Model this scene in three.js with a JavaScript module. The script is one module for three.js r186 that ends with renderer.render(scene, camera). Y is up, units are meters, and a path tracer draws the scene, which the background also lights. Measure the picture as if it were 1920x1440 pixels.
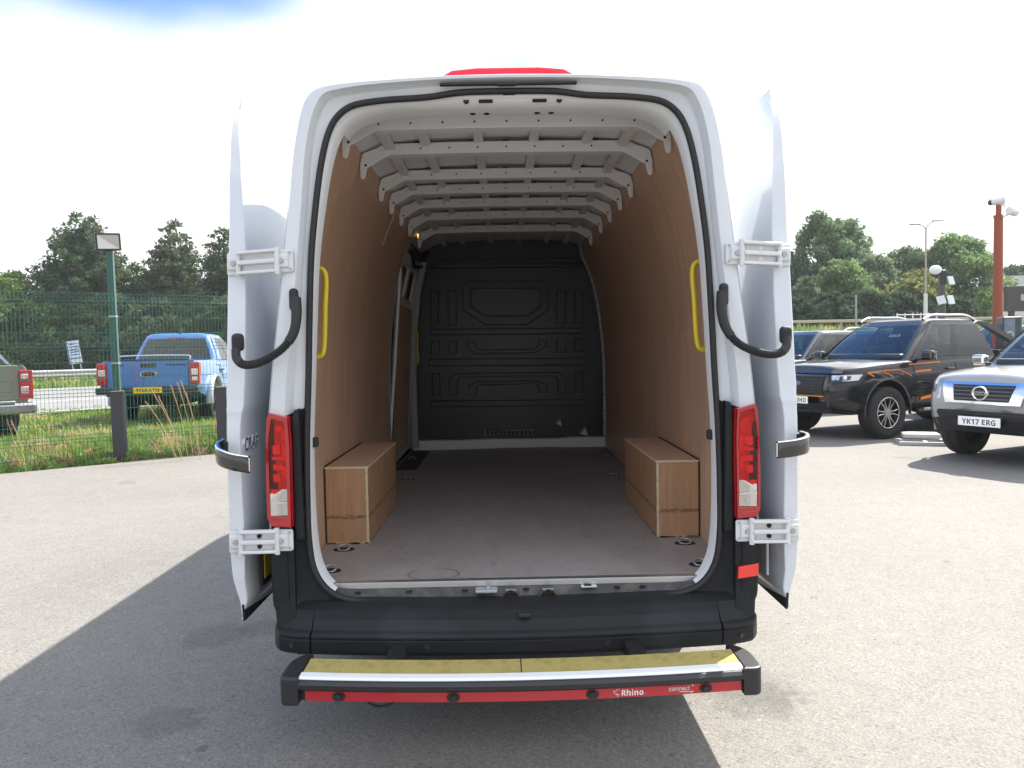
import * as THREE from 'three';
import { RoundedBoxGeometry } from 'three/addons/geometries/RoundedBoxGeometry.js';
import { mergeGeometries, mergeVertices, toCreasedNormals } from 'three/addons/utils/BufferGeometryUtils.js';
import { FontLoader } from 'three/addons/loaders/FontLoader.js';
import { TextGeometry } from 'three/addons/geometries/TextGeometry.js';
import { Brush, Evaluator, SUBTRACTION } from 'three-bvh-csg';

// ------------------------------------------------------------------ camera
const scene = new THREE.Scene();
const D2R = Math.PI / 180;
const FPX = 1450;                                   // focal length in pixels of the 1920 x 1440 photograph
const camera = new THREE.PerspectiveCamera(2 * Math.atan(720 / FPX) / D2R, 4 / 3, 0.05, 2000);
camera.position.set(-0.032, 1.516, 2.93);
camera.rotation.order = 'YXZ';
camera.rotation.set(-2.57 * D2R, -0.6 * D2R, -1.05 * D2R);
camera.updateMatrixWorld(true);

const renderer = new THREE.WebGLRenderer();
renderer.toneMapping = THREE.LinearToneMapping;
renderer.toneMappingExposure = 2.28;
renderer.shadowMap.enabled = true;

// ------------------------------------------------------------------ random + noise
function rng(seed) { let a = seed >>> 0; return () => { a = (a + 0x6D2B79F5) | 0; let t = Math.imul(a ^ (a >>> 15), 1 | a); t = (t + Math.imul(t ^ (t >>> 7), 61 | t)) ^ t; return ((t ^ (t >>> 14)) >>> 0) / 4294967296; }; }
function hash2(x, y, s = 0) { let h = Math.imul(x, 374761393) + Math.imul(y, 668265263) + Math.imul(s, 1442695041); h = Math.imul(h ^ (h >>> 13), 1274126177); return ((h ^ (h >>> 16)) >>> 0) / 4294967296; }
function vnoise(x, y, s = 0, per = 0) {
  const xi = Math.floor(x), yi = Math.floor(y), fx = x - xi, fy = y - yi, u = fx * fx * (3 - 2 * fx), v = fy * fy * (3 - 2 * fy);
  const w = (a) => per ? ((a % per) + per) % per : a;
  const a = hash2(w(xi), w(yi), s), b = hash2(w(xi + 1), w(yi), s), c = hash2(w(xi), w(yi + 1), s), d = hash2(w(xi + 1), w(yi + 1), s);
  return a + (b - a) * u + (c - a) * v + (a - b - c + d) * u * v;
}
function fbm(x, y, o = 4, s = 0, per = 0) { let r = 0, a = 0.5, f = 1; for (let i = 0; i < o; i++) { r += a * vnoise(x * f, y * f, s + i, per ? per * f : 0); a *= 0.5; f *= 2; } return r / (1 - Math.pow(0.5, o)); }
const sstep = (a, b, x) => { const t = Math.min(1, Math.max(0, (x - a) / (b - a))); return t * t * (3 - 2 * t); };
const lerp = (a, b, t) => a + (b - a) * t;

// ------------------------------------------------------------------ sky (air and thin cloud) and sun
const sunDir = new THREE.Vector3(0.655, 1, -0.60).normalize();
{
  const W = 1024, H = 512, data = new Float32Array(W * H * 4);
  for (let j = 0; j < H; j++) for (let i = 0; i < W; i++) {
    const th = (i + 0.5) / W * 2 * Math.PI - Math.PI, el = ((j + 0.5) / H - 0.5) * Math.PI;
    const dy = Math.sin(el), c = Math.cos(el), dx = Math.cos(th) * c, dz = Math.sin(th) * c;
    const k = (j * W + i) * 4, up = Math.max(dy, 0);
    const sd = Math.max(0, dx * sunDir.x + dy * sunDir.y + dz * sunDir.z);
    const e = sstep(0.0, 0.46, up);
    let r = lerp(0.55, 0.045, e), g = lerp(0.58, 0.17, e), b = lerp(0.62, 0.46, e);         // clear air
    const px = dx / (up + 0.22), pz = dz / (up + 0.22);
    const n = fbm(px * 0.9 + 38.48, pz * 0.9 + 3.69, 5, 11);
    const n2 = n + 0.42 * sstep(0.42, 0.6, up) * (fbm(px * 3.1 + 3, pz * 1.7 + 8, 4, 23) - 0.5);
    let cl = sstep(0.37, 0.63, n2) * 0.9;
    cl = Math.max(cl, 1 - sstep(0.24, 0.385, up));                                            // white haze towards the horizon
    const glow = 0.35 * Math.pow(sd, 6) + 0.5 * Math.pow(sd, 40);
    const cb = lerp(0.56, 0.85, sstep(0.2, 0.6, up)) + 0.12 * (fbm(px * 3 + 1, pz * 3 + 4, 3, 5) - 0.5) + glow;
    r = lerp(r + glow * 0.5, cb, cl); g = lerp(g + glow * 0.5, cb * 1.005, cl); b = lerp(b + glow * 0.5, cb * 1.02, cl);
    if (dy < 0) { r = 0.2; g = 0.2; b = 0.19; }
    data[k] = r; data[k + 1] = g; data[k + 2] = b; data[k + 3] = 1;
  }
  const sky = new THREE.DataTexture(data, W, H, THREE.RGBAFormat, THREE.FloatType);
  sky.mapping = THREE.EquirectangularReflectionMapping; sky.magFilter = THREE.LinearFilter; sky.minFilter = THREE.LinearFilter;
  sky.wrapS = THREE.RepeatWrapping; sky.colorSpace = THREE.LinearSRGBColorSpace; sky.needsUpdate = true;
  scene.background = sky; scene.environment = sky;
}
const sun = new THREE.DirectionalLight(new THREE.Color(1, 0.955, 0.88), 5);
sun.position.copy(sunDir).multiplyScalar(60); sun.castShadow = true;
Object.assign(sun.shadow.camera, { left: -40, right: 40, top: 40, bottom: -40, near: 1, far: 200 });
sun.shadow.mapSize.set(4096, 4096);
scene.add(sun); scene.add(sun.target);

// ------------------------------------------------------------------ helpers
const V = (x, y, z) => new THREE.Vector3(x, y, z);
const shotPos = V(-0.032, 1.516, 2.93), shotTurn = new THREE.Quaternion().setFromEuler(new THREE.Euler(-2.57 * D2R, -0.6 * D2R, -1.05 * D2R, 'YXZ'));   // where the photograph was taken from
function ray(px, py) { return V((px - 960) / FPX, -(py - 720) / FPX, -1).applyQuaternion(shotTurn); }
function atZ(px, py, z) { const r = ray(px, py), t = (z - shotPos.z) / r.z; return shotPos.clone().addScaledVector(r, t); }
function atY(px, py, y) { const r = ray(px, py), t = (y - shotPos.y) / r.y; return shotPos.clone().addScaledVector(r, t); }
function clean(g) {
  let q = g.index ? g.toNonIndexed() : g;
  if (!q.attributes.normal) q.computeVertexNormals();
  if (!q.attributes.uv) q.setAttribute('uv', new THREE.BufferAttribute(new Float32Array(q.attributes.position.count * 2), 2));
  for (const k of Object.keys(q.attributes)) if (!['position', 'normal', 'uv', 'color'].includes(k)) q.deleteAttribute(k);
  q.morphAttributes = {}; q.clearGroups();
  return q;
}
function merge(list) { return list.length === 1 ? list[0] : mergeGeometries(list.map(clean), false); }
const used = {};
function numbered(n) { used[n] = (used[n] || 0) + 1; return used[n] === 1 ? n : n + '_' + String(used[n] - 1).padStart(3, '0'); }
function add(name, geo, material, parent) {                       // one named mesh under its parent
  const m = new THREE.Mesh(Array.isArray(geo) ? merge(geo) : geo, material);
  m.name = parent ? name : numbered(name); m.castShadow = true; m.receiveShadow = true; (parent || scene).add(m); return m;
}
function thing(name, label, category, group) { const o = new THREE.Group(); o.name = numbered(name); o.userData = { label, category }; if (group) o.userData.group = group; scene.add(o); return o; }
function tag(o, label, category, group) { o.userData.label = label; o.userData.category = category; if (group) o.userData.group = group; return o; }
function structure(name, geo, material) { const m = add(name, geo, material); m.userData.kind = 'structure'; return m; }
function bx(w, h, d, x = 0, y = 0, z = 0, r = 0) {
  const g = r ? new RoundedBoxGeometry(w, h, d, 2, Math.min(r, w / 2.02, h / 2.02, d / 2.02)) : new THREE.BoxGeometry(w, h, d);
  g.translate(x, y, z); return g;
}
function cyl(r0, r1, h, n = 16) { return new THREE.CylinderGeometry(r0, r1, h, n); }
function rod(a, b, r, n = 6, r2 = r) { const d = b.clone().sub(a), g = new THREE.CylinderGeometry(r2, r, d.length(), n); g.applyQuaternion(new THREE.Quaternion().setFromUnitVectors(V(0, 1, 0), d.clone().normalize())); g.translate((a.x + b.x) / 2, (a.y + b.y) / 2, (a.z + b.z) / 2); return g; }
function tube(pts, r, seg = 32, n = 8, closed = false) { return new THREE.TubeGeometry(new THREE.CatmullRomCurve3(pts, closed, 'centripetal'), seg, r, n, closed); }
function shape(pts) { const s = new THREE.Shape(); pts.forEach((p, i) => i ? s.lineTo(p[0], p[1]) : s.moveTo(p[0], p[1])); s.closePath(); return s; }
function rrect(x0, y0, x1, y1, r) { const s = new THREE.Shape(); s.moveTo(x0 + r, y0); s.lineTo(x1 - r, y0); s.quadraticCurveTo(x1, y0, x1, y0 + r); s.lineTo(x1, y1 - r); s.quadraticCurveTo(x1, y1, x1 - r, y1); s.lineTo(x0 + r, y1); s.quadraticCurveTo(x0, y1, x0, y1 - r); s.lineTo(x0, y0 + r); s.quadraticCurveTo(x0, y0, x0 + r, y0); return s; }
function ext(s, depth, bevel = 0, z = 0) { const g = new THREE.ExtrudeGeometry(s, { depth: Math.max(depth - 2 * bevel, 1e-4), bevelEnabled: bevel > 0, bevelSize: bevel, bevelThickness: bevel, bevelSegments: 2, bevelOffset: -bevel, curveSegments: 8 }); g.translate(0, 0, z + bevel); return g; }
// skin through a row of rings; every ring has the same number of points
function skin(rings, { closed = true, cap0 = false, cap1 = false, crease = 40, keep = null } = {}) {
  const n = rings[0].length, pos = [], uv = [], idx = [], m = closed ? n + 1 : n;
  let vl = 0;
  rings.forEach((r, i) => {
    if (i) vl += r[0].distanceTo(rings[i - 1][0]);
    let ul = 0;
    for (let j = 0; j < m; j++) { const p = r[j % n]; if (j) ul += p.distanceTo(r[(j - 1) % n]); pos.push(p.x, p.y, p.z); uv.push(ul, vl); }
  });
  for (let i = 0; i + 1 < rings.length; i++) for (let j = 0; j + 1 < m; j++) {
    const a = i * m + j, b = a + 1, c = a + m, d = c + 1;
    if (keep) { const q = rings[i][j % n].clone().add(rings[i][(j + 1) % n]).add(rings[i + 1][j % n]).add(rings[i + 1][(j + 1) % n]).multiplyScalar(0.25); if (!keep(q, i, j)) continue; }
    idx.push(a, c, b, b, c, d);
  }
  const cap = (r, flip) => { const c0 = pos.length / 3, c = V(0, 0, 0); r.forEach(p => c.add(p)); c.multiplyScalar(1 / n); pos.push(c.x, c.y, c.z); uv.push(0, 0); r.forEach(p => { pos.push(p.x, p.y, p.z); uv.push(p.x, p.y); }); for (let j = 0; j < n; j++) { const a = c0 + 1 + j, b = c0 + 1 + (j + 1) % n; flip ? idx.push(c0, b, a) : idx.push(c0, a, b); } };
  if (cap0) cap(rings[0], false); if (cap1) cap(rings[rings.length - 1], true);
  const g = new THREE.BufferGeometry();
  g.setAttribute('position', new THREE.Float32BufferAttribute(pos, 3)); g.setAttribute('uv', new THREE.Float32BufferAttribute(uv, 2)); g.setIndex(idx);
  return crease === null ? g : toCreasedNormals(g, crease * D2R);
}
function patch(fn, nu = 8, nv = 6) { const rows = []; for (let i = 0; i <= nu; i++) { const r = []; for (let j = 0; j <= nv; j++) r.push(fn(i / nu, j / nv)); rows.push(r); } return skin(rows, { closed: false, crease: 60 }); }
// a patch with thickness t along its mean normal side n
function slab(fn, n, t, nu = 8, nv = 6) {
  const rim = []; const P = (u, v, k) => fn(u, v).addScaledVector(n, k);
  for (let i = 0; i < nu; i++) rim.push([i / nu, 0]); for (let j = 0; j < nv; j++) rim.push([1, j / nv]); for (let i = nu; i > 0; i--) rim.push([i / nu, 1]); for (let j = nv; j > 0; j--) rim.push([0, j / nv]);
  return merge([patch((u, v) => P(u, v, t), nu, nv), patch((u, v) => P(u, v, 0), nu, nv), skin([rim.map(q => P(q[0], q[1], 0)), rim.map(q => P(q[0], q[1], t))])]);
}
const lin = (r, g, b) => new THREE.Color().setRGB(r, g, b === undefined ? r : b, THREE.LinearSRGBColorSpace);
function mat(c, rough = 0.6, o = {}) { return new THREE.MeshPhysicalMaterial({ color: Array.isArray(c) ? lin(...c) : c, roughness: rough, metalness: 0, side: THREE.DoubleSide, ...o }); }
function canvasTex(w, h, draw, rep) { const c = document.createElement('canvas'); c.width = w; c.height = h; draw(c.getContext('2d'), w, h); const t = new THREE.CanvasTexture(c); t.colorSpace = THREE.SRGBColorSpace; t.magFilter = THREE.LinearFilter; t.wrapS = t.wrapT = THREE.RepeatWrapping; if (rep) t.repeat.set(...rep); t.anisotropy = 8; return t; }
function dataTex(n, fn, srgb = true, n2 = n) { const d = new Uint8Array(n * n2 * 4); for (let j = 0; j < n2; j++) for (let i = 0; i < n; i++) { const c = fn(i / n, j / n2, i, j), k = (j * n + i) * 4; d[k] = Math.max(0, Math.min(255, c[0])); d[k + 1] = Math.max(0, Math.min(255, c[1])); d[k + 2] = Math.max(0, Math.min(255, c[2])); d[k + 3] = 255; } const t = new THREE.DataTexture(d, n, n2); t.wrapS = t.wrapT = THREE.RepeatWrapping; t.magFilter = THREE.LinearFilter; t.minFilter = THREE.LinearMipmapLinearFilter; t.generateMipmaps = true; if (srgb) t.colorSpace = THREE.SRGBColorSpace; t.needsUpdate = true; return t; }
function mirrorX(g) { const q = clean(g), p = q.attributes.position; for (let i = 0; i < p.count; i++) p.setX(i, -p.getX(i)); for (let i = 0; i < p.count; i += 3) { const a = [p.getX(i), p.getY(i), p.getZ(i)]; p.setXYZ(i, p.getX(i + 1), p.getY(i + 1), p.getZ(i + 1)); p.setXYZ(i + 1, ...a); } q.computeVertexNormals(); return q; }
function uvXZ(g, s = 1) { const p = g.attributes.position, u = new Float32Array(p.count * 2); for (let i = 0; i < p.count; i++) { u[i * 2] = p.getX(i) * s; u[i * 2 + 1] = p.getZ(i) * s; } g.setAttribute('uv', new THREE.BufferAttribute(u, 2)); return g; }

// ------------------------------------------------------------------ materials
const sp = (v) => Math.pow(v, 1 / 2.2) * 255;
const M = {};
M.white = mat([0.63, 0.66, 0.70], 0.35, { clearcoat: 1, clearcoatRoughness: 0.04 });  // body white darkened and cooled in colour for the shaded rear
M.whiteIn = mat([0.70, 0.72, 0.745], 0.45);  // same white kept lighter in colour to lift the dim interior
M.roofIn = M.whiteIn;
M.black = mat([0.018, 0.019, 0.021], 0.42);
M.blackGloss = mat([0.01, 0.01, 0.011], 0.12, { clearcoat: 1, clearcoatRoughness: 0.05 });
M.rubber = mat([0.017, 0.017, 0.018], 0.62);
M.cladding = mat([0.034, 0.038, 0.045], 0.5, { specularIntensity: 0.5 });
M.chrome = mat([0.8, 0.8, 0.82], 0.08, { metalness: 1 });
M.alu = mat([0.62, 0.63, 0.65], 0.32, { metalness: 0.9 });
M.steelPaint = mat([0.66, 0.67, 0.68], 0.4);
M.hole = mat([0.012, 0.012, 0.012], 0.8);
M.yellow = mat([0.72, 0.55, 0.02], 0.38, { clearcoat: 0.4 });
M.redLens = mat([0.95, 0.02, 0.025], 0.06, { transmission: 1, thickness: 0, ior: 1.5 });
M.redPlastic = mat([0.40, 0.006, 0.010], 0.18, { clearcoat: 1, clearcoatRoughness: 0.06 });
M.clearLens = mat([0.92, 0.92, 0.92], 0.05, { transmission: 1, thickness: 0, ior: 1.5 });
M.reflector = mat([0.75, 0.74, 0.72], 0.22, { metalness: 0.85 });
M.redTape = mat([0.44, 0.012, 0.022], 0.35, { clearcoat: 0.5 });
M.glass = mat([0.014, 0.022, 0.026], 0.03, { ior: 1.9, clearcoat: 1, clearcoatRoughness: 0.02 });
M.carGlass = mat([0.50, 0.58, 0.58], 0.015, { transmission: 1, thickness: 0, ior: 1.65 });
M.privacyGlass = mat([0.16, 0.18, 0.19], 0.015, { transmission: 1, thickness: 0, ior: 1.65 });
M.tyre = mat([0.018, 0.018, 0.018], 0.8);
M.galv = mat([0.42, 0.43, 0.44], 0.45, { metalness: 0.5 });
// plywood: fine vertical grain, u across, v along
const plyTex = dataTex(512, (u, v, i, j) => {
  const g = fbm(u * 160, v * 5, 3, 21, 0), f = fbm(u * 40, v * 1.6, 3, 31), w = fbm(u * 5, v * 3, 3, 41);
  const k = 0.86 + 0.20 * (g - 0.5) + 0.20 * (f - 0.5) + 0.14 * (w - 0.5) - (vnoise(u * 420, v * 14, 3) > 0.86 ? 0.07 : 0);
  return [sp(0.72 * k), sp(0.472 * k), sp(0.315 * k)];
});
{ const R = rng(6), D = plyTex.image.data; for (let k = 0; k < 70; k++) { let x = R() * 512, y = R() * 512; const a = (R() - 0.5) * 2.6, l = 6 + R() * 46, f = R() < 0.5 ? 1.16 : 0.82; for (let t = 0; t < l; t++) { x += Math.sin(a); y += Math.cos(a); const q = ((((y | 0) + 1024) % 512) * 512 + (((x | 0) + 1024) % 512)) * 4; for (let c = 0; c < 3; c++) D[q + c] = Math.min(255, D[q + c] * f); } } }
M.ply = mat([0.98, 0.98, 0.98], 0.42, { map: plyTex });
const grainTex = dataTex(256, (u, v, i, j) => { const c = 255 * (0.5 * hash2(i, j, 3) + 0.5 * vnoise(u * 90, v * 90, 6, 90)); return [c, c, c]; }, false); grainTex.repeat.set(9, 9);
M.cladding.map = dataTex(512, (u, v, i, j) => { const d = sstep(0.50, 0.78, fbm(u * 6, v * 6, 4, 51, 6)), s = vnoise(u * 220, v * 9, 7, 220) > 0.93 ? 0.25 : 0, k = 0.36 + 0.10 * hash2(i, j, 8) + 0.30 * d * (0.6 + 0.4 * hash2(i, j, 2)) + s * 0.6; return [sp(k), sp(k * 0.985), sp(k * 0.96)]; });
M.cladding.bumpMap = grainTex; M.cladding.bumpScale = 0.0006; M.black.bumpMap = grainTex; M.black.bumpScale = 0.0006;
M.plyEdge = mat([0.62, 0.52, 0.34], 0.75);
// ------------------------------------------------------------------ ground
const edgeDir = V(0.815, 0, -0.58).normalize(), edgeP = V(-5.6, 0, -8.12), edgeN = V(-edgeDir.z * -1, 0, edgeDir.x * -1);   // edgeN points off the tarmac, away from the camera
if (edgeN.dot(V(-1, 0, -1)) < 0) edgeN.negate();
const offEdge = (x, z) => (x - edgeP.x) * edgeN.x + (z - edgeP.z) * edgeN.z;
function terrain(x, z) {
  let h = -0.05;
  const d = offEdge(x, z);
  const left = sstep(-0.05, 1.6, d) * 0.21;
  const wr = sstep(3, 9, x);                                                  // on the right the tarmac runs further back, then a bank rises
  const right = 2.35 * sstep(-31, -44, z) ;
  h += lerp(left, right, wr) + (d > 0 || z < -31 ? 0.05 * sstep(0, 1, Math.max(d * (1 - wr), (-31 - z) * wr)) * (fbm(x * 0.5, z * 0.5, 3, 3) - 0.3) : 0);
  if (wr < 1) h += (1 - wr) * 1.2 * sstep(46, 75, d);
  return h;
}
{
  const n = 190, ax = []; for (let i = 0; i <= n; i++) { const t = i / n * 2 - 1; ax.push(Math.sinh(t * 4.4) / Math.sinh(4.4) * 420); }
  const pos = [], idx = [], col = [];
  for (let j = 0; j <= n; j++) for (let i = 0; i <= n; i++) { const x = ax[i] - 4, z = ax[j] - 9; pos.push(x, terrain(x, z), z); const a = fbm(x * 0.35, z * 0.35, 4, 17), b = fbm(x * 2.2, z * 2.2, 3, 19), dry = sstep(0.42, 0.66, a * 0.7 + b * 0.3); col.push(lerp(0.13, 0.30, dry), lerp(0.18, 0.25, dry), lerp(0.05, 0.15, dry)); }
  for (let j = 0; j < n; j++) for (let i = 0; i < n; i++) { const a = j * (n + 1) + i; idx.push(a, a + n + 1, a + 1, a + 1, a + n + 1, a + n + 2); }
  const g = new THREE.BufferGeometry(); g.setAttribute('position', new THREE.Float32BufferAttribute(pos, 3)); g.setAttribute('color', new THREE.Float32BufferAttribute(col, 3)); g.setIndex(idx); g.computeVertexNormals(); uvXZ(g, 0.5);
  const soil = dataTex(512, (u, v, i, j) => { const k = 0.6 + 0.5 * hash2(i, j, 2) * 0.6 + 0.5 * fbm(u * 24, v * 24, 4, 3, 24); const c = 235 * Math.min(1, k); return [c, c, c * 0.97]; });
  structure('grass_ground', g, mat([1, 1, 1], 0.95, { vertexColors: true, map: soil }));
}
{ // tarmac of the forecourt
  const n = 2048;
  const asph = dataTex(n, (u, v, i, j) => {
    const a = vnoise(u * 1100, v * 1100, 1, 1100), b = hash2(i, j, 7), c = vnoise(u * 120, v * 120, 4, 120), d = fbm(u * 7, v * 7, 3, 14, 7), e = fbm(u * 3, v * 3, 2, 24, 3);
    let k = 0.168 * (1 + 0.42 * (a - 0.5) + 0.34 * (b - 0.5) + 0.10 * (c - 0.5) + 0.16 * (d - 0.5) + 0.14 * (e - 0.5));
    if (a > 0.90) k *= 1.22; if (a < 0.10) k *= 0.66; if (b > 0.994) k *= 1.5; else if (b < 0.006) k *= 0.55;
    return [sp(k * 1.05), sp(k * 0.985), sp(k * 0.88)];
  });
  {  // oil drips, gum and darker patches of bitumen
    const R = rng(88), D = asph.image.data; const blot = (cx, cy, r, f) => { for (let y = -r; y <= r; y++) for (let x = -r; x <= r; x++) { const q = Math.hypot(x, y) / r + 0.5 * (vnoise((cx + x) * 0.09, (cy + y) * 0.09, 5) - 0.5); if (q < 1) { const w = 1 - (1 - f) * Math.min(1, (1 - q) * 3) * (0.6 + 0.4 * hash2(cx + x, cy + y, 9)), k = ((((cy + y + n) % n) * n) + ((cx + x + n) % n)) * 4; D[k] *= w; D[k + 1] *= w; D[k + 2] *= w; } } };
    for (let i = 0; i < 26; i++) blot(Math.floor(R() * n), Math.floor(R() * n), 2 + Math.floor(R() * 6), 0.66 + 0.2 * R()); for (let i = 0; i < 14; i++) blot(Math.floor(R() * n), Math.floor(R() * n), 14 + Math.floor(R() * 46), 0.86 + 0.06 * R());
    for (let i = 0; i < 40; i++) blot(Math.floor(R() * n), Math.floor(R() * n), 2 + Math.floor(R() * 3), 1.25);
  }
  const bump = dataTex(1024, (u, v, i, j) => { const a = vnoise(u * 280, v * 280, 1, 280), a2 = vnoise(u * 470, v * 470, 9, 470); const c = 255 * (0.55 * a + 0.45 * a2); return [c, c, c]; }, false);
  asph.repeat.set(0.125, 0.125); bump.repeat.set(0.5, 0.5);
  const P = (t, d) => [edgeP.x + edgeDir.x * t + edgeN.x * d, edgeP.z + edgeDir.z * t + edgeN.z * d];
  const R = rng(31), out = []; for (let t = -45; t <= 11; t += 0.35) out.push(P(t, (R() - 0.5) * 0.12 + 0.05 * Math.sin(t * 1.7)));
  out.push([4.6, -31], [75, -31], [75, 40], [-45, 40]);
  const s = new THREE.Shape(); out.forEach((p, i) => i ? s.lineTo(p[0], -p[1]) : s.moveTo(p[0], -p[1]));
  const g = new THREE.ShapeGeometry(s); g.rotateX(-Math.PI / 2); 
  uvXZ(g, 1); structure('car_park', g, mat([1.0, 1.0, 1.0], 0.88, { map: asph, bumpMap: bump, bumpScale: 0.0022 }));
}
// road beyond the verge
const roadDir = V(0.62, 0, -0.785).normalize(), roadN = V(roadDir.z, 0, -roadDir.x), roadP = V(-10.7, 0, -14.9); if (roadN.z > 0) roadN.negate();
{
  const strip = (d0, d1, y, t0 = -60, t1 = 160) => { const q = (t, d) => roadP.clone().addScaledVector(roadDir, t).addScaledVector(roadN, d).setY(y); const rows = []; for (let i = 0; i <= 20; i++) { const t = lerp(t0, t1, i / 20); rows.push([q(t, d0), q(t, lerp(d0, d1, .5)), q(t, d1)]); } return uvXZ(skin(rows, { closed: false }), 1); };
  const rt = dataTex(512, (u, v, i, j) => { const k = 0.19 * (0.85 + 0.3 * hash2(i, j, 5) + 0.3 * (fbm(u * 8, v * 8, 3, 6, 8) - .5)); return [sp(k * 1.02), sp(k), sp(k * .98)]; }); rt.repeat.set(.25, .25);
  const rm = mat([1, 1, 1], 0.9, { map: rt });
  structure('road', strip(0, 15.5, 0.235), rm);
  const wm = mat([0.62, 0.62, 0.6], 0.8);
  structure('road_edge_line', strip(15.0, 15.14, 0.240), wm); structure('road_edge_line', strip(0.45, 0.57, 0.240), wm);
  for (let i = -6; i < 8; i++) structure('road_centre_line', strip(5.2, 5.32, 0.240, i * 9, i * 9 + 5), wm);
}
// ------------------------------------------------------------------ the white panel van (rear at z = 0, front towards -z)
const font = await new FontLoader().loadAsync('fonts/droid/droid_sans_bold.typeface.json');
const van = thing('panel_van', 'large white panel van with both rear doors open and plywood lined empty load bay', 'van');
const SUBD = 4;
function half(pts) { const c = new THREE.CatmullRomCurve3(pts.map(p => V(p[0], p[1], 0)), false, 'centripetal'); const n = (pts.length - 1) * SUBD, o = []; for (let i = 0; i <= n; i++) o.push(c.getPoint(i / n)); o[0].x = 0; o[n].x = 0; return o; }
function ringOf(h, z = 0, sx = 1, fy = (y) => y) { const r = h.map(p => V(p.x * sx, fy(p.y), z)); for (let i = h.length - 2; i > 0; i--) r.push(V(-h[i].x * sx, fy(h[i].y), z)); return r; }
const mixH = (a, b, t) => a.map((p, i) => p.clone().lerp(b[i], t));
const HO = half([[0, .50], [.4, .50], [.75, .50], [.88, .505], [.925, .53], [.935, .62], [.938, .9], [.936, 1.16], [.917, 1.4], [.884, 1.65], [.852, 1.9], [.827, 2.1], [.806, 2.27], [.778, 2.40], [.750, 2.468], [.722, 2.498], [.65, 2.516], [.45, 2.531], [.22, 2.541], [0, 2.544]]);
const HJ = half([[0, .50], [.4, .50], [.72, .503], [.83, .515], [.86, .55], [.868, .64], [.868, .9], [.866, 1.16], [.852, 1.4], [.82, 1.65], [.793, 1.9], [.772, 2.1], [.754, 2.27], [.73, 2.385], [.706, 2.445], [.68, 2.478], [.60, 2.499], [.42, 2.516], [.22, 2.526], [0, 2.529]]);
const HS = half([[0, .522], [.4, .523], [.65, .547], [.73, .587], [.783, .66], [.803, .77], [.804, .97], [.797, 1.2], [.785, 1.42], [.775, 1.65], [.763, 1.88], [.745, 2.05], [.72, 2.23], [.69, 2.35], [.66, 2.41], [.61, 2.452], [.5, 2.472], [.30, 2.485], [.18, 2.505], [0, 2.509]]);
const HL = half([[0, .565], [.4, .565], [.64, .575], [.715, .605], [.757, .67], [.778, .77], [.786, .97], [.783, 1.2], [.77, 1.42], [.757, 1.65], [.741, 1.88], [.717, 2.05], [.68, 2.24], [.65, 2.33], [.61, 2.385], [.55, 2.42], [.445, 2.44], [.3, 2.446], [.18, 2.449], [0, 2.45]]);
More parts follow.
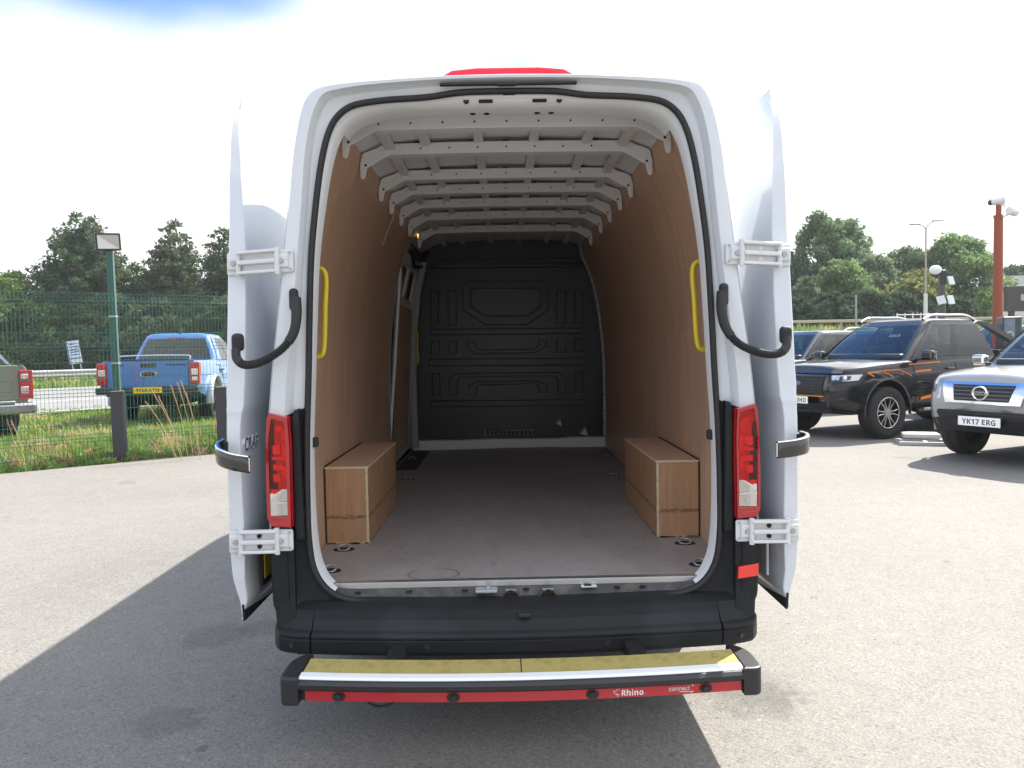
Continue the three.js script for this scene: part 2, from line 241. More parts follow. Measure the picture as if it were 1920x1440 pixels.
{
  const R = [ringOf(HO, -0.55, 1.045, y => y < 1 ? y : y + 0.02 * (y - 1)), ringOf(HO, -0.05, 1.012), ringOf(HO, -0.018, 1.003), ringOf(mixH(HO, HJ, 0.12), -0.003), ringOf(mixH(HO, HJ, 0.3), 0), ringOf(mixH(HO, HJ, 0.92), -0.002), ringOf(HJ, -0.008), ringOf(mixH(HJ, HS, 0.25), -0.04), ringOf(mixH(HJ, HS, 0.4), -0.045), ringOf(HS, -0.05), ringOf(mixH(HS, HL, 0.6), -0.055)];
  const lower = (q, i) => q.y < 1.292 && (i >= 3 || q.y < 0.86);
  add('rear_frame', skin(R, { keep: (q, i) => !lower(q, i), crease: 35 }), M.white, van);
  const lf = add('lower_rear_frame', skin(R, { keep: (q, i) => lower(q, i), crease: 35 }), M.cladding, van); lf.userData.label = 'black plastic lower part of the rear door frame';
  add('inner_lip', skin([ringOf(mixH(HS, HL, 0.50), -0.062), ringOf(mixH(HS, HL, 0.62), -0.066), ringOf(mixH(HS, HL, 0.85), -0.085), ringOf(HL, -0.12), ringOf(HL, -0.205)], { keep: (q, i) => q.y > 0.585 && (i < 3 || q.y > 2.36), crease: 35 }), M.whiteIn, van);
  // rubber seal: a flattened tube that follows the opening
  const c = mixH(HS, HL, 0.28); const cr = ringOf(c, -0.046);
  const sec = []; const N = cr.length;
  const rings = cr.map((p, i) => { const t = cr[(i + 1) % N].clone().sub(cr[(i - 1 + N) % N]).normalize(), nrm = V(t.y, -t.x, 0), o = []; for (let k = 0; k < 8; k++) { const a = k / 8 * 2 * Math.PI; o.push(p.clone().addScaledVector(nrm, 0.0125 * Math.cos(a)).add(V(0, 0, 0.015 * Math.sin(a) + 0.003))); } return o; });
  rings.push(rings[0]); add('door_seal', skin(rings, { crease: 80 }), M.rubber, van);
  // outer shell from the rear corner to the nose
  const prof = [[-0.55, 1.045, 1], [-1.2, 1.06, 1], [-2.5, 1.065, 1], [-4.4, 1.06, 1], [-4.9, 1.055, 0.99], [-5.2, 1.045, 0.93], [-5.5, 1.035, 0.78], [-5.85, 1.02, 0.50], [-6.1, 1.0, 0.27], [-6.25, 0.985, 0.2], [-6.5, 0.94, 0.12], [-6.66, 0.86, 0.0], [-6.72, 0.76, -0.1]];
  const fy = k => y => y < 1 ? (k < 0 ? 0.5 + (y - 0.5) * (1 + k) : y) : 1 * (k < 0 ? 0.5 + 0.5 * (1 + k) : 1) + (y - 1) * k * 1.02;
  const S = prof.map(([z, s, k]) => ringOf(HO, z, s, k < 0 ? fy(k) : (y => y < 1 ? y : 1 + (y - 1) * k * 1.02)));
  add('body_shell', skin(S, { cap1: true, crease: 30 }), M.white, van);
  const shellAt = (z, yy, s) => { for (let i = 0; i + 1 < prof.length; i++) if (z <= prof[i][0] && z >= prof[i + 1][0]) { const t = (z - prof[i][0]) / (prof[i + 1][0] - prof[i][0]), sx = lerp(prof[i][1], prof[i + 1][1], t), k = lerp(prof[i][2], prof[i + 1][2], t); let y0 = yy < 1 ? yy : 1 + (yy - 1) / (k * 1.02); let b = HO[40]; let best = 9; for (const p of HO) if (p.x > 0.6 && Math.abs(p.y - y0) < best) { best = Math.abs(p.y - y0); b = p; } return V(s * (b.x * sx + 0.006), yy, z); } return V(s, yy, z); };
  for (const s of [-1, 1]) add('cab_window', patch((u, v) => shellAt(-4.85 - 0.75 * u, 1.22 + v * lerp(0.62, 0.22, u), s), 8, 6), M.glass, van);
  add('windscreen', patch((u, v) => V((u - 0.5) * lerp(1.5, 1.36, v), lerp(1.34, 2.2, v), lerp(-6.06, -5.36, v) - 0.05 + 0.12 * Math.pow(2 * u - 1, 2)), 8, 6), M.glass, van);
  add('underbody', [bx(1.7, 0.14, 5.9, 0, 0.44, -3.2), bx(0.16, 0.12, 5.6, -0.45, 0.33, -3.0), bx(0.16, 0.12, 5.6, 0.45, 0.33, -3.0), rod(V(-0.85, 0.33, -1.22), V(0.85, 0.33, -1.22), 0.05, 10)], M.hole, van);
  add('bumper_gap_backing', [bx(1.72, 0.15, 0.06, 0, 0.465, -0.06), bx(1.66, 0.06, 0.1, 0, 0.41, 0.0)], M.hole, van);  // black backing added behind the bumper gaps so no bright ground shows through
  add('exhaust_silencer', [bx(0.34, 0.16, 0.5, 0.28, 0.34, -0.75, 0.05), rod(V(0.28, 0.32, -0.6), V(0.3, 0.30, -0.2), 0.03, 10)], M.galv, van);
  for (const s of [-1, 1]) add('side_skirt', [bx(0.07, 0.16, 0.46, s * 0.945, 0.47, -0.62, 0.02), bx(0.07, 0.2, 3.55, s * 0.965, 0.42, -3.45, 0.02)], M.cladding, van);
}
// wheels
function makeTyre(r, w, rim) { const p = []; const h = w / 2; for (const [a, b] of [[rim, -h * .8], [rim + (r - rim) * .45, -h], [r - .035, -h * .93], [r - .01, -h * .8], [r, -h * .6], [r, -h * .2], [r - .008, -h * .17], [r - .008, -h * .1], [r, -h * .07], [r, h * .07], [r - .008, h * .1], [r - .008, h * .17], [r, h * .2], [r, h * .6], [r - .01, h * .8], [r - .035, h * .93], [rim + (r - rim) * .45, h], [rim, h * .8]]) p.push(new THREE.Vector2(a, b)); const g = new THREE.LatheGeometry(p, 48); g.rotateZ(Math.PI / 2); return toCreasedNormals(g, 40 * D2R); }
function makeRim(r, w, n, s, tw = 0.11) {                // spokes in the plane x = s * w/2
  const L = [], face = s * w * 0.36; const ring = new THREE.TorusGeometry(r * 0.97, r * 0.045, 8, 40); ring.rotateY(Math.PI / 2); ring.translate(s * w * 0.42, 0, 0); L.push(ring);
  const hub = cyl(r * 0.22, r * 0.26, 0.05, 20); hub.rotateZ(Math.PI / 2); hub.translate(face - s * 0.01, 0, 0); L.push(hub);
  for (let i = 0; i < n; i++) for (const k of [-1, 1]) { const a = i / n * 2 * Math.PI; const sh = shape([[r * .16, k * r * .02], [r * .55, k * r * tw * .6], [r * .97, k * r * tw * 1.6], [r * .97, k * r * tw * 2.4], [r * .55, k * r * tw * 1.3], [r * .18, k * r * .12]]); const g = ext(sh, 0.03, 0.004); g.rotateY(s > 0 ? Math.PI / 2 : -Math.PI / 2); g.rotateX(a); g.translate(face - s * 0.02, 0, 0); L.push(g); }
  return merge(L);
}
function barrel(r, w) { const g = new THREE.CylinderGeometry(r * 0.98, r * 0.98, w * 0.8, 32, 1, true); g.rotateZ(Math.PI / 2); const d = new THREE.CircleGeometry(r * 0.97, 32); d.rotateY(Math.PI / 2); return merge([g, d]); }
function wheel(parent, x, y, z, r, w, rim, n, s, rimMat, tw) {
  const g = new THREE.Group(); g.name = 'wheel'; g.position.set(x, y, z); parent.add(g);
  add('tyre', makeTyre(r, w, rim), M.tyre, g); add('rim', makeRim(rim, w, n, s, tw), rimMat, g); add('brake_drum', barrel(rim, w), M.hole, g); return g;
}
for (const z of [-1.22, -5.7]) for (const s of [-1, 1]) wheel(van, s * 0.83, 0.345, z, 0.345, 0.235, 0.21, 6, s, M.galv, 0.12);

// ---- load bay: floor, ceiling, walls
const floorTex = canvasTex(1024, 2048, (g, w, h) => {
  const id = g.createImageData(w, h), d = id.data;
  for (let j = 0; j < h; j++) for (let i = 0; i < w; i++) {
    const x = i / w, y = j / h, a = fbm(x * 9, y * 21, 4, 61), b = vnoise(i * 0.9, j * 0.9, 3), c = fbm(x * 60, y * 60, 3, 71), f = fbm(x * 3, y * 4, 3, 81);
    const k = 1 + 0.22 * (a - 0.5) + 0.10 * (b - 0.5) + 0.22 * (c - 0.5) + 0.28 * (f - 0.5), q = (j * w + i) * 4;
    d[q] = sp(0.322 * k); d[q + 1] = sp(0.296 * k); d[q + 2] = sp(0.288 * k); d[q + 3] = 255;
  }
  g.putImageData(id, 0, 0);
  const R = rng(5); const P = (x, z) => [(x + 0.92) / 1.84 * w, (-z) / 4.3 * h];
  for (let i = 0; i < 260; i++) { const [a, b] = P(R() * 1.7 - 0.85, -R() * 4.2), an = R() * 6.28, l = 8 + R() * 60; g.strokeStyle = R() > 0.5 ? `rgba(190,178,168,${0.08 + R() * 0.16})` : `rgba(40,32,30,${0.08 + R() * 0.18})`; g.lineWidth = 0.7 + R() * 1.3; g.beginPath(); g.moveTo(a, b); g.quadraticCurveTo(a + Math.cos(an) * l * .5 + R() * 8, b + Math.sin(an) * l * .5, a + Math.cos(an) * l, b + Math.sin(an) * l); g.stroke(); }
  for (let i = 0; i < 500; i++) { const [a, b] = P(R() * 1.7 - 0.85, -R() * 4.2); g.fillStyle = R() > 0.4 ? `rgba(48,38,36,${0.1 + R() * 0.2})` : `rgba(185,170,160,${0.1 + R() * 0.15})`; g.beginPath(); g.ellipse(a, b, 1 + R() * 6, 1 + R() * 4, R() * 3, 0, 6.3); g.fill(); }
  const [cx, cy] = P(-0.335, -0.21);                                            // rust-brown ring left by a tin
  g.strokeStyle = 'rgba(92,40,32,0.42)'; g.lineWidth = 5; g.beginPath(); g.ellipse(cx, cy, 58, 37, 0, 2.4, 4.2); g.stroke(); g.lineWidth = 4; g.beginPath(); g.ellipse(cx, cy, 58, 37, 0, 5.2, 7.6); g.stroke(); g.lineWidth = 2; g.strokeStyle = 'rgba(92,44,36,0.25)'; g.beginPath(); g.ellipse(cx - 6, cy + 4, 62, 40, 0, 0, 6.3); g.stroke();
});
floorTex.flipY = false; M.floor = mat([1, 1, 1], 0.5, { map: floorTex });
{
  const g = clean(bx(1.80, 0.018, 4.21, 0, 0.591, -2.195)); const p = g.attributes.position, u = g.attributes.uv; for (let i = 0; i < p.count; i++) u.setXY(i, (p.getX(i) + 0.92) / 1.84, -p.getZ(i) / 4.3);
  add('load_floor', g, M.floor, van);
  add('floor_edge_strip', [bx(1.47, 0.006, 0.034, 0, 0.6035, -0.105), bx(1.47, 0.02, 0.004, 0, 0.5945, -0.087)], M.alu, van);
  // sill below the floor
  const sl = patch((u, v) => V((u - 0.5) * lerp(1.50, 1.34, v), lerp(0.588, 0.54, v) + 0.012 * Math.pow(Math.abs(2 * u - 1), 6), lerp(-0.091, -0.052, v)), 24, 4);
  M.sill = mat([1, 1, 1], 0.62, { map: dataTex(256, (u, v) => { const n = fbm(u * 30, v * 60, 4, 12), d = sstep(0.45, 0.75, fbm(u * 8, v * 14, 4, 91)); const k = 0.028 + 0.02 * n; return [sp(lerp(k, 0.15, d * 0.55)), sp(lerp(k * 1.05, 0.135, d * 0.55)), sp(lerp(k * 1.1, 0.115, d * 0.55))]; }) });
  add('door_sill', sl, M.sill, van);
  add('sill_latch', [bx(0.085, 0.012, 0.05, -0.115, 0.578, -0.055, 0.004), bx(0.016, 0.03, 0.016, -0.108, 0.583, -0.045, 0.004)], M.galv, van);
  for (const x of [-0.02, 0.125]) add('striker', [ext(shape([[-.037, 0], [.037, 0], [.022, .026], [-.022, .026]]), 0.03, 0.003).translate(x, 0.553, -0.062), rod(V(x, 0.575, -0.03), V(x, 0.585, -0.03), 0.008, 8)], M.blackGloss, van);
  add('latch_plate', [bx(0.06, 0.004, 0.03, 0.287, 0.580, -0.075)], M.steelPaint, van).rotation.x = 0;
  add('latch_hole', bx(0.028, 0.004, 0.014, 0.283, 0.583, -0.073, 0.001), M.hole, van);
  for (const x of [-0.62, -0.42, -0.2, 0.04, 0.4, 0.5]) add('sill_plug', cyl(0.012, 0.012, 0.004, 12).translate(x, 0.574, -0.075), M.hole, van);
  // lashing eyes let into the floor
  for (const [px, py] of [[645, 1030], [1284, 1018], [618, 1070], [1313, 1058], [765, 898], [1150, 893], [772, 861], [1136, 856]]) {
    const q = atY(px, py, 0.602), o = new THREE.Group(); o.name = 'lashing_eye'; o.position.set(Math.max(-0.85, Math.min(0.85, q.x)), 0.6015, q.z); van.add(o);
    const c0 = cyl(0.042, 0.042, 0.004, 20); c0.scale(1.15, 1, 0.8); add('cup', c0, M.hole, o);
    const t = new THREE.TorusGeometry(0.026, 0.005, 6, 20); t.rotateX(-1.25); t.translate(0, 0.008, 0); add('ring', t, M.galv, o);
  }
}
// wall lining: profile (half width, height)
const wallP = [[.898, .601], [.9, .9], [.9, 1.3], [.885, 1.6], [.858, 1.85], [.815, 2.08], [.76, 2.25], [.712, 2.36], [.69, 2.465]];
const wallC = new THREE.CatmullRomCurve3(wallP.map(p => V(p[0], p[1], 0)), false, 'centripetal');
function wallSheet(s, z0, z1, v0 = 0, v1 = 1) {
  const n = 22, out = [], inn = []; for (let i = 0; i <= n; i++) { const p = wallC.getPoint(lerp(v0, v1, i / n)); inn.push([p.x, p.y]); out.push([p.x + 0.009, p.y + 0.001]); }
  const sec = inn.concat(out.reverse());
  const g = skin([sec.map(p => V(s * p[0], p[1], z0)), sec.map(p => V(s * p[0], p[1], z1))], { cap0: false, crease: 30 });
  const ps = g.attributes.position, u = g.attributes.uv; for (let i = 0; i < ps.count; i++) u.setXY(i, ps.getZ(i) / 1.1 + s * 0.3, ps.getY(i) / 1.6); return g;
}
const zJoin = -2.0;
for (const s of [-1, 1]) {
  const zEnd = s < 0 ? -2.93 : -4.16;
  for (const [a, b] of [[-0.125, zJoin + 0.004], [zJoin - 0.004, zEnd]]) { const m = add('plywood_wall_panel', wallSheet(s, a, b), M.ply, van); }
  const edge = (z, w) => { const c = []; for (let i = 0; i <= 22; i++) { const p = wallC.getPoint(i / 22); c.push(p); } return skin([c.map(p => V(s * (p.x - 0.0004), p.y, z)), c.map(p => V(s * (p.x + 0.008), p.y, z - w))], { closed: false }); };
  if (s < 0) { const c = []; for (let i = 0; i <= 12; i++) c.push(wallC.getPoint(lerp(.70, .93, i / 12))); add('sheet_edge', skin([c.map(p => V(s * (p.x + .002), p.y, zJoin + .006)), c.map(p => V(s * (p.x - .004), p.y, zJoin + .004)), c.map(p => V(s * (p.x - .004), p.y, zJoin - .006))], { closed: false, crease: 30 }), M.plyEdge, van); }
  // pale metal edge at the front end of the lining
  const c = []; for (let i = 0; i <= 22; i++) c.push(wallC.getPoint(i / 22));
  if (s < 0) add('lining_edge', skin([c.map(p => V(s * (p.x - 0.002), p.y, zEnd)), c.map(p => V(s * (p.x - 0.003), p.y, zEnd - 0.05)), c.map(p => V(s * (p.x + 0.05), p.y, zEnd - 0.055))], { closed: false, crease: 30 }), M.whiteIn, van);
  else {
    const g = add('front_pillar_strip', skin([c.map(p => V(s * (p.x - 0.002), p.y, zEnd - 0.003)), c.map(p => V(s * (p.x - 0.016), p.y, zEnd - 0.02)), c.map(p => V(s * (p.x - 0.016), p.y, zEnd - 0.07))], { closed: false, crease: 30 }), M.whiteIn, van);
    const holes = []; for (let i = 1; i < 22; i++) { const p = wallC.getPoint(i / 22); holes.push(bx(0.004, 0.02, 0.02, s * (p.x - 0.012), p.y, zEnd - 0.012)); } const hm = add('fixing_hole_row', holes, M.hole, g); hm.userData.kind = 'stuff';
  }
}
// yellow grab handles near the door
for (const s of [-1, 1]) add('grab_handle', tube([V(s * .835, 1.862, -.26), V(s * .80, 1.863, -.25), V(s * .764, 1.855, -.25), V(s * .752, 1.835, -.25), V(s * .757, 1.70, -.25), V(s * .768, 1.53, -.25), V(s * .776, 1.507, -.25), V(s * .80, 1.498, -.25), V(s * .87, 1.497, -.26)], 0.0115, 64, 10), M.yellow, van);
// light switch / stop buffers on the lip
for (const s of [-1, 1]) add('rubber_buffer', bx(0.03, 0.04, 0.03, s * 0.782, 1.165, -0.11, 0.008), M.rubber, van);
// ceiling
{
  const N = 20, sec = (z) => { const r = []; for (let i = 0; i <= N; i++) { const x = -0.80 + 1.6 * i / N, a = Math.abs(x); r.push(V(x, a < 0.6 ? 2.53 - 0.025 * (a / 0.6) ** 2 : 2.505 - (a - 0.6) * 0.32, z)); } return r; };
  add('roof_panel', skin([sec(-0.17), sec(-4.42)], { closed: false, crease: 40 }), M.roofIn, van);
  const ribZ = [-0.39, -0.80, -1.35, -1.74, -2.18, -2.65, -3.28];
  const B = (x) => 2.452 - 0.005 * (x / 0.55) ** 2;
  const pts = []; for (let i = 0; i <= 10; i++) { const x = -0.55 + 1.1 * i / 10; pts.push([x, B(x)]); }
  const end = [[.575, 2.436], [.64, 2.398], [.662, 2.388], [.672, 2.342], [.682, 2.333], [.694, 2.340], [.696, 2.40], [.684, 2.452], [.668, 2.462], [.612, 2.480], [.585, 2.498]]; pts.push(...end);
  for (let i = 10; i >= 0; i--) { const x = -0.55 + 1.1 * i / 10; pts.push([x, B(x) + 0.053]); }
  const L = end.map(p => [-p[0], p[1]]).reverse();
  pts.push(...L);
  const ribG = ext(shape(pts), 0.012, 0.003, 0), under = []; for (let i = 0; i <= 12; i++) { const x = -0.58 + 1.16 * i / 12; under.push(x); }
  const lipG = skin([under.map(x => V(x, B(Math.max(-.55, Math.min(.55, x))) + 0.003, 0.0)), under.map(x => V(x, B(Math.max(-.55, Math.min(.55, x))) + 0.001, -0.055)), under.map(x => V(x, B(Math.max(-.55, Math.min(.55, x))) + 0.05, -0.062))], { closed: false, crease: 30 });
  const ribM = merge([ribG, lipG]);
  const dots = []; for (let i = -4; i <= 4; i++) { const d = cyl(0.0045, 0.0045, 0.003, 8); d.rotateX(Math.PI / 2); d.translate(i * 0.135, B(i * 0.135) + 0.026, 0.0125); dots.push(d); } for (const s of [-1, 1]) { const d = cyl(0.006, 0.006, 0.003, 8); d.rotateX(Math.PI / 2); d.translate(s * 0.668, 2.40, 0.0125); dots.push(d); }
  const dotG = merge(dots);
  const tabs = []; for (const x of [-.42, -.16, 0, .16, .42]) tabs.push(bx(0.035, 0.010, 0.012, x, B(x) + 0.056, 0.003, 0.003)); const tabG = merge(tabs);
  ribZ.forEach((z, i) => {
    const r = add('roof_rib', ribM, M.roofIn, van); r.position.set(0, 0, z);
    const d = add('fixing_holes', dotG, M.hole, r); d.userData.kind = 'stuff'; const tb = add('rubber_pads', tabG, M.rubber, r); tb.userData.kind = 'stuff';
    const zn = i + 1 < ribZ.length ? ribZ[i + 1] : -4.2, len = z - zn - 0.08, zc = (z + zn) / 2 - 0.03;
    for (const x of [-.55, -.38, -.13, .13, .38, .55]) { const b = add('roof_stiffener', bx(0.045, 0.03, len, x, 2.512 - 0.03 * (x / .55) ** 2, zc, 0.008), M.roofIn, van); if (Math.abs(x) > .5) b.rotation.z = 0; }
  });
  // side rails along the roof edge between the ribs
  for (const s of [-1, 1]) add('roof_side_rail', skin([[.60, 2.498], [.64, 2.482], [.685, 2.462], [.70, 2.455]].map(p => [V(s * p[0], p[1] + 0.004, -0.2), V(s * p[0], p[1] + 0.004, -4.25)]), { closed: false, crease: 30 }), M.roofIn, van);
}
// header above the opening
{
  const H = (x, y, z = -0.072) => [x, y, z];
  const mk = (name, geo, m) => add(name, geo, m, van);
  for (const s of [-1, 1]) {
    mk('header_latch', [bx(0.054, 0.02, 0.012, 0.022 + s * 0.103, 2.469, -0.074, 0.003)], M.hole);
    const c = cyl(0.0115, 0.0115, 0.012, 18); c.rotateX(Math.PI / 2); c.translate(0.022 + s * 0.178, 2.468, -0.074); mk('header_plug', c, M.rubber);
    mk('underside_slot', bx(0.05, 0.004, 0.016, 0.02 + s * 0.31, 2.447, -0.165, 0.001), M.steelPaint);
    for (const dx of [0.1, 0.155]) mk('underside_hole', cyl(0.011, 0.011, 0.005, 12).translate(0.02 + s * dx, 2.449, -0.175), M.hole);
  }
  mk('header_lock_hole', bx(0.052, 0.014, 0.012, 0.008, 2.486, -0.058, 0.005), M.hole);
  mk('roof_water_strip', [bx(0.515, 0.009, 0.02, 0.006, 2.511, -0.020, 0.004), bx(0.07, 0.011, 0.02, 0.0, 2.509, -0.018, 0.004)], M.rubber);
  const bl = ext(shape([[-.275, 0], [-.26, .018], [-.215, .042], [-.12, .050], [.12, .050], [.215, .042], [.26, .018], [.275, 0]]), 0.10, 0.006); bl.translate(0.006, 2.548, -0.19);
  const b = add('high_brake_light', bl, mat([0.85, 0.02, 0.05], 0.25, { transmission: 0.55, thickness: 0, clearcoat: 1 }), van); b.userData.label = 'red high brake light on the roof edge';
}
// bulkhead
{
  const zB = -4.28, P = (px, py, z = zB) => { const q = atZ(700 + px / 3.13, 400 + py / 3.13, z); return [q.x, q.y]; };
  M.bulk = mat([0.013, 0.015, 0.017], 0.34, { specularIntensity: 0.75 });
  const bo = [[.89, .55], [.895, 1.3], [.88, 1.6], [.853, 1.85], [.81, 2.08], [.755, 2.25], [.715, 2.40], [.66, 2.50], [.3, 2.535]]; add('bulkhead', ext(shape([...bo, ...bo.map(p => [-p[0], p[1]]).reverse()]), 0.03, 0, zB - 0.031), M.bulk, van);
  const emb = (pts, d = 0.014, hole) => { const s = shape(pts.map(p => P(p[0], p[1]))); if (hole) s.holes.push(shape(hole.map(p => P(p[0], p[1])))); return ext(s, d * 1.7, 0.008, zB); };
  const oct = (x0, y0, x1, y1, c, cb) => [[x0 + c, y0], [x1 - c, y0], [x1, y0 + c], [x1, y1 - cb], [x1 - cb * 1.5, y1], [x0 + cb * 1.5, y1], [x0, y1 - cb], [x0, y0 + c]];
  add('window_blank', [emb(oct(528, 400, 1026, 655, 30, 85), 0.03, oct(556, 418, 998, 630, 28, 70)), emb(oct(576, 440, 980, 605, 16, 52), 0.026)], M.bulk, van);
  const rects = [[335, 455, 385, 655], [438, 455, 490, 658], [1072, 455, 1130, 650], [1180, 455, 1230, 645], [340, 752, 390, 828], [440, 750, 492, 826], [1075, 738, 1128, 815], [1180, 735, 1230, 815], [345, 940, 395, 1065], [1180, 925, 1232, 1055]];
  for (const [a, b, c, d] of rects) add('pressed_panel', emb([[a, b], [c, b], [c, d], [a, d]], 0.016), M.bulk, van);
  for (const [a, b, c, d] of [[340, 680, 1225, 715], [325, 855, 1248, 898], [335, 1098, 1240, 1135], [335, 300, 1240, 326], [380, 268, 1180, 282]]) add('cross_rail', emb([[a, b], [c, b - 8], [c, d - 8], [a, d]], 0.03), M.bulk, van);
  add('pressed_arch', emb([[548, 755], [602, 753], [605, 785], [628, 800], [945, 795], [968, 778], [970, 745], [1018, 742], [1018, 780], [950, 820], [610, 828], [550, 790]], 0.016), M.bulk, van);
  add('pressed_arch', emb([[445, 1065], [445, 970], [490, 938], [1085, 930], [1130, 960], [1130, 1055], [1085, 1055], [1080, 975], [1060, 955], [515, 962], [498, 980], [498, 1065]], 0.016), M.bulk, van);
  add('pressed_arch', emb([[555, 1065], [555, 1012], [610, 985], [965, 980], [1020, 1005], [1020, 1055], [972, 1055], [965, 1010], [940, 1002], [628, 1008], [610, 1020], [610, 1065]], 0.016), M.bulk, van);
  add('vent_grille', [emb([[652, 1268], [936, 1264], [936, 1294], [652, 1300]], 0.03)], mat([0.16, 0.17, 0.18], 0.5), van);
  for (let i = 0; i < 11; i++) { const x = 664 + i * 24.6; add('vent_slot', emb([[x, 1273], [x + 17, 1273], [x + 17, 1292], [x, 1293]], 0.034), M.hole, van); }
  add('bulkhead_foot', emb([[240, 1328], [520, 1325], [700, 1318], [1060, 1316], [1200, 1306], [1356, 1306], [1356, 1372], [1050, 1366], [760, 1372], [400, 1385], [240, 1392]], 0.05), M.whiteIn, van);
  for (const b of [[[1072, 1228], [1095, 1210], [1103, 1246]], [[1210, 1290], [1240, 1252], [1255, 1300]]]) add('bulkhead_bracket', emb(b, 0.05), M.steelPaint, van);
  
  // front pillar on the side of the sliding door, with its yellow handle
  add('door_pillar', skin([[-.875, .62], [-.88, 1.3], [-.86, 1.7], [-.82, 2.05], [-.76, 2.32]].map(p => [V(p[0] - .06, p[1], -4.2), V(p[0], p[1], -4.14), V(p[0] + .045, p[1], -4.15), V(p[0] + .05, p[1], -4.22)]), { closed: false, crease: 30 }), mat([0.28, 0.31, 0.33], 0.5), van);
  add('pillar_grab_handle', tube([V(-.86, 1.70, -4.16), V(-.815, 1.695, -4.12), V(-.812, 1.55, -4.12), V(-.815, 1.40, -4.12), V(-.86, 1.395, -4.16)], 0.010, 24, 8), M.yellow, van);
  const lampM = mat([0.9, 0.45, 0.12], 0.4, { emissive: lin(1, 0.42, 0.08), emissiveIntensity: 1.4 });
  const l = add('load_bay_lamp', bx(0.02, 0.07, 0.03, -0.705, 2.47, -3.45, 0.008), lampM, van); l.rotation.z = 0;
}
// sliding door seen from inside
{
  const d = new THREE.Group(); d.name = 'sliding_door'; van.add(d);
  const s = shape([[-2.96, .62], [-4.2, .62], [-4.2, 2.30], [-2.96, 2.30]]);
  for (const [a, b] of [[-3.12, -3.52], [-3.62, -4.02]]) { const h = rrect(b, 1.96, a, 2.2, 0.05); s.holes.push(h); }
  const g = ext(s, 0.02, 0.004); g.rotateY(-Math.PI / 2); const p = g.attributes.position; for (let i = 0; i < p.count; i++) { const z = p.getX(i); }
  // extrude plane is (x -> world z, y -> world y)
  const f = ext(s, 0.02, 0.004); f.applyMatrix4(new THREE.Matrix4().set(0, 0, 1, 0, 0, 1, 0, 0, 1, 0, 0, 0, 0, 0, 0, 1)); const q = f.attributes.position; for (let i = 0; i < q.count; i++) { const y = q.getY(i); q.setX(i, q.getX(i) - 0.935 + 0.17 * sstep(1.5, 2.6, y)); } f.computeVertexNormals();
  add('door_inner_frame', f, M.whiteIn, d);
  const pl = patch((u, v) => V(-0.903 + 0.0565 * (0.06 + 1.2 * v), 0.68 + 1.2 * v, -3.02 - 0.92 * u), 4, 8); add('plywood_panel', pl, M.ply, d);
  add('runner_cable', tube([V(-.80, 2.36, -2.9), V(-.79, 2.30, -3.1), V(-.76, 2.33, -3.4), V(-.78, 2.24, -3.7), V(-.75, 2.27, -4.05)], 0.018, 40, 6), M.rubber, d);
  add('step_well', [bx(0.16, 0.004, 1.1, -0.80, 0.6035, -3.55)], M.rubber, van);
}
// plywood boxes over the wheel arches
const boxTex = canvasTex(512, 512, (g, w, h) => {
  const id = g.createImageData(w, h), d = id.data; for (let j = 0; j < h; j++) for (let i = 0; i < w; i++) { const u = i / w, v = j / h; const gr = fbm(u * 110, v * 5, 3, 22), f = fbm(u * 26, v * 2, 3, 32), k = 0.9 + 0.26 * (gr - 0.5) + 0.22 * (f - 0.5), q = (j * w + i) * 4; d[q] = sp(0.50 * k); d[q + 1] = sp(0.285 * k); d[q + 2] = sp(0.15 * k); d[q + 3] = 255; }
  g.putImageData(id, 0, 0); const R = rng(77);
  for (let i = 0; i < 420; i++) { const x = R() * w, y = h * 0.66 + (R() + R() + R() - 1.5) * 16; g.fillStyle = `rgba(28,20,16,${0.05 + 0.10 * R()})`; g.beginPath(); g.ellipse(x, y, 3 + R() * 16, 1 + R() * 3, (R() - .5) * 0.3, 0, 6.3); g.fill(); }
  g.strokeStyle = 'rgba(60,40,28,0.35)'; g.lineWidth = 2; g.beginPath(); g.ellipse(w * 0.62, h * 0.83, 56, 46, 0, 0.2, 2.6); g.stroke();
  for (let i = 0; i < 40; i++) { g.strokeStyle = `rgba(225,195,150,${0.1 + R() * 0.3})`; g.lineWidth = 1; const x = R() * w, y = R() * h; g.beginPath(); g.moveTo(x, y); g.lineTo(x + (R() - .5) * 40, y + (R() - .5) * 8); g.stroke(); }
});
M.boxPly = mat([0.98, 0.98, 0.98], 0.5, { map: boxTex });
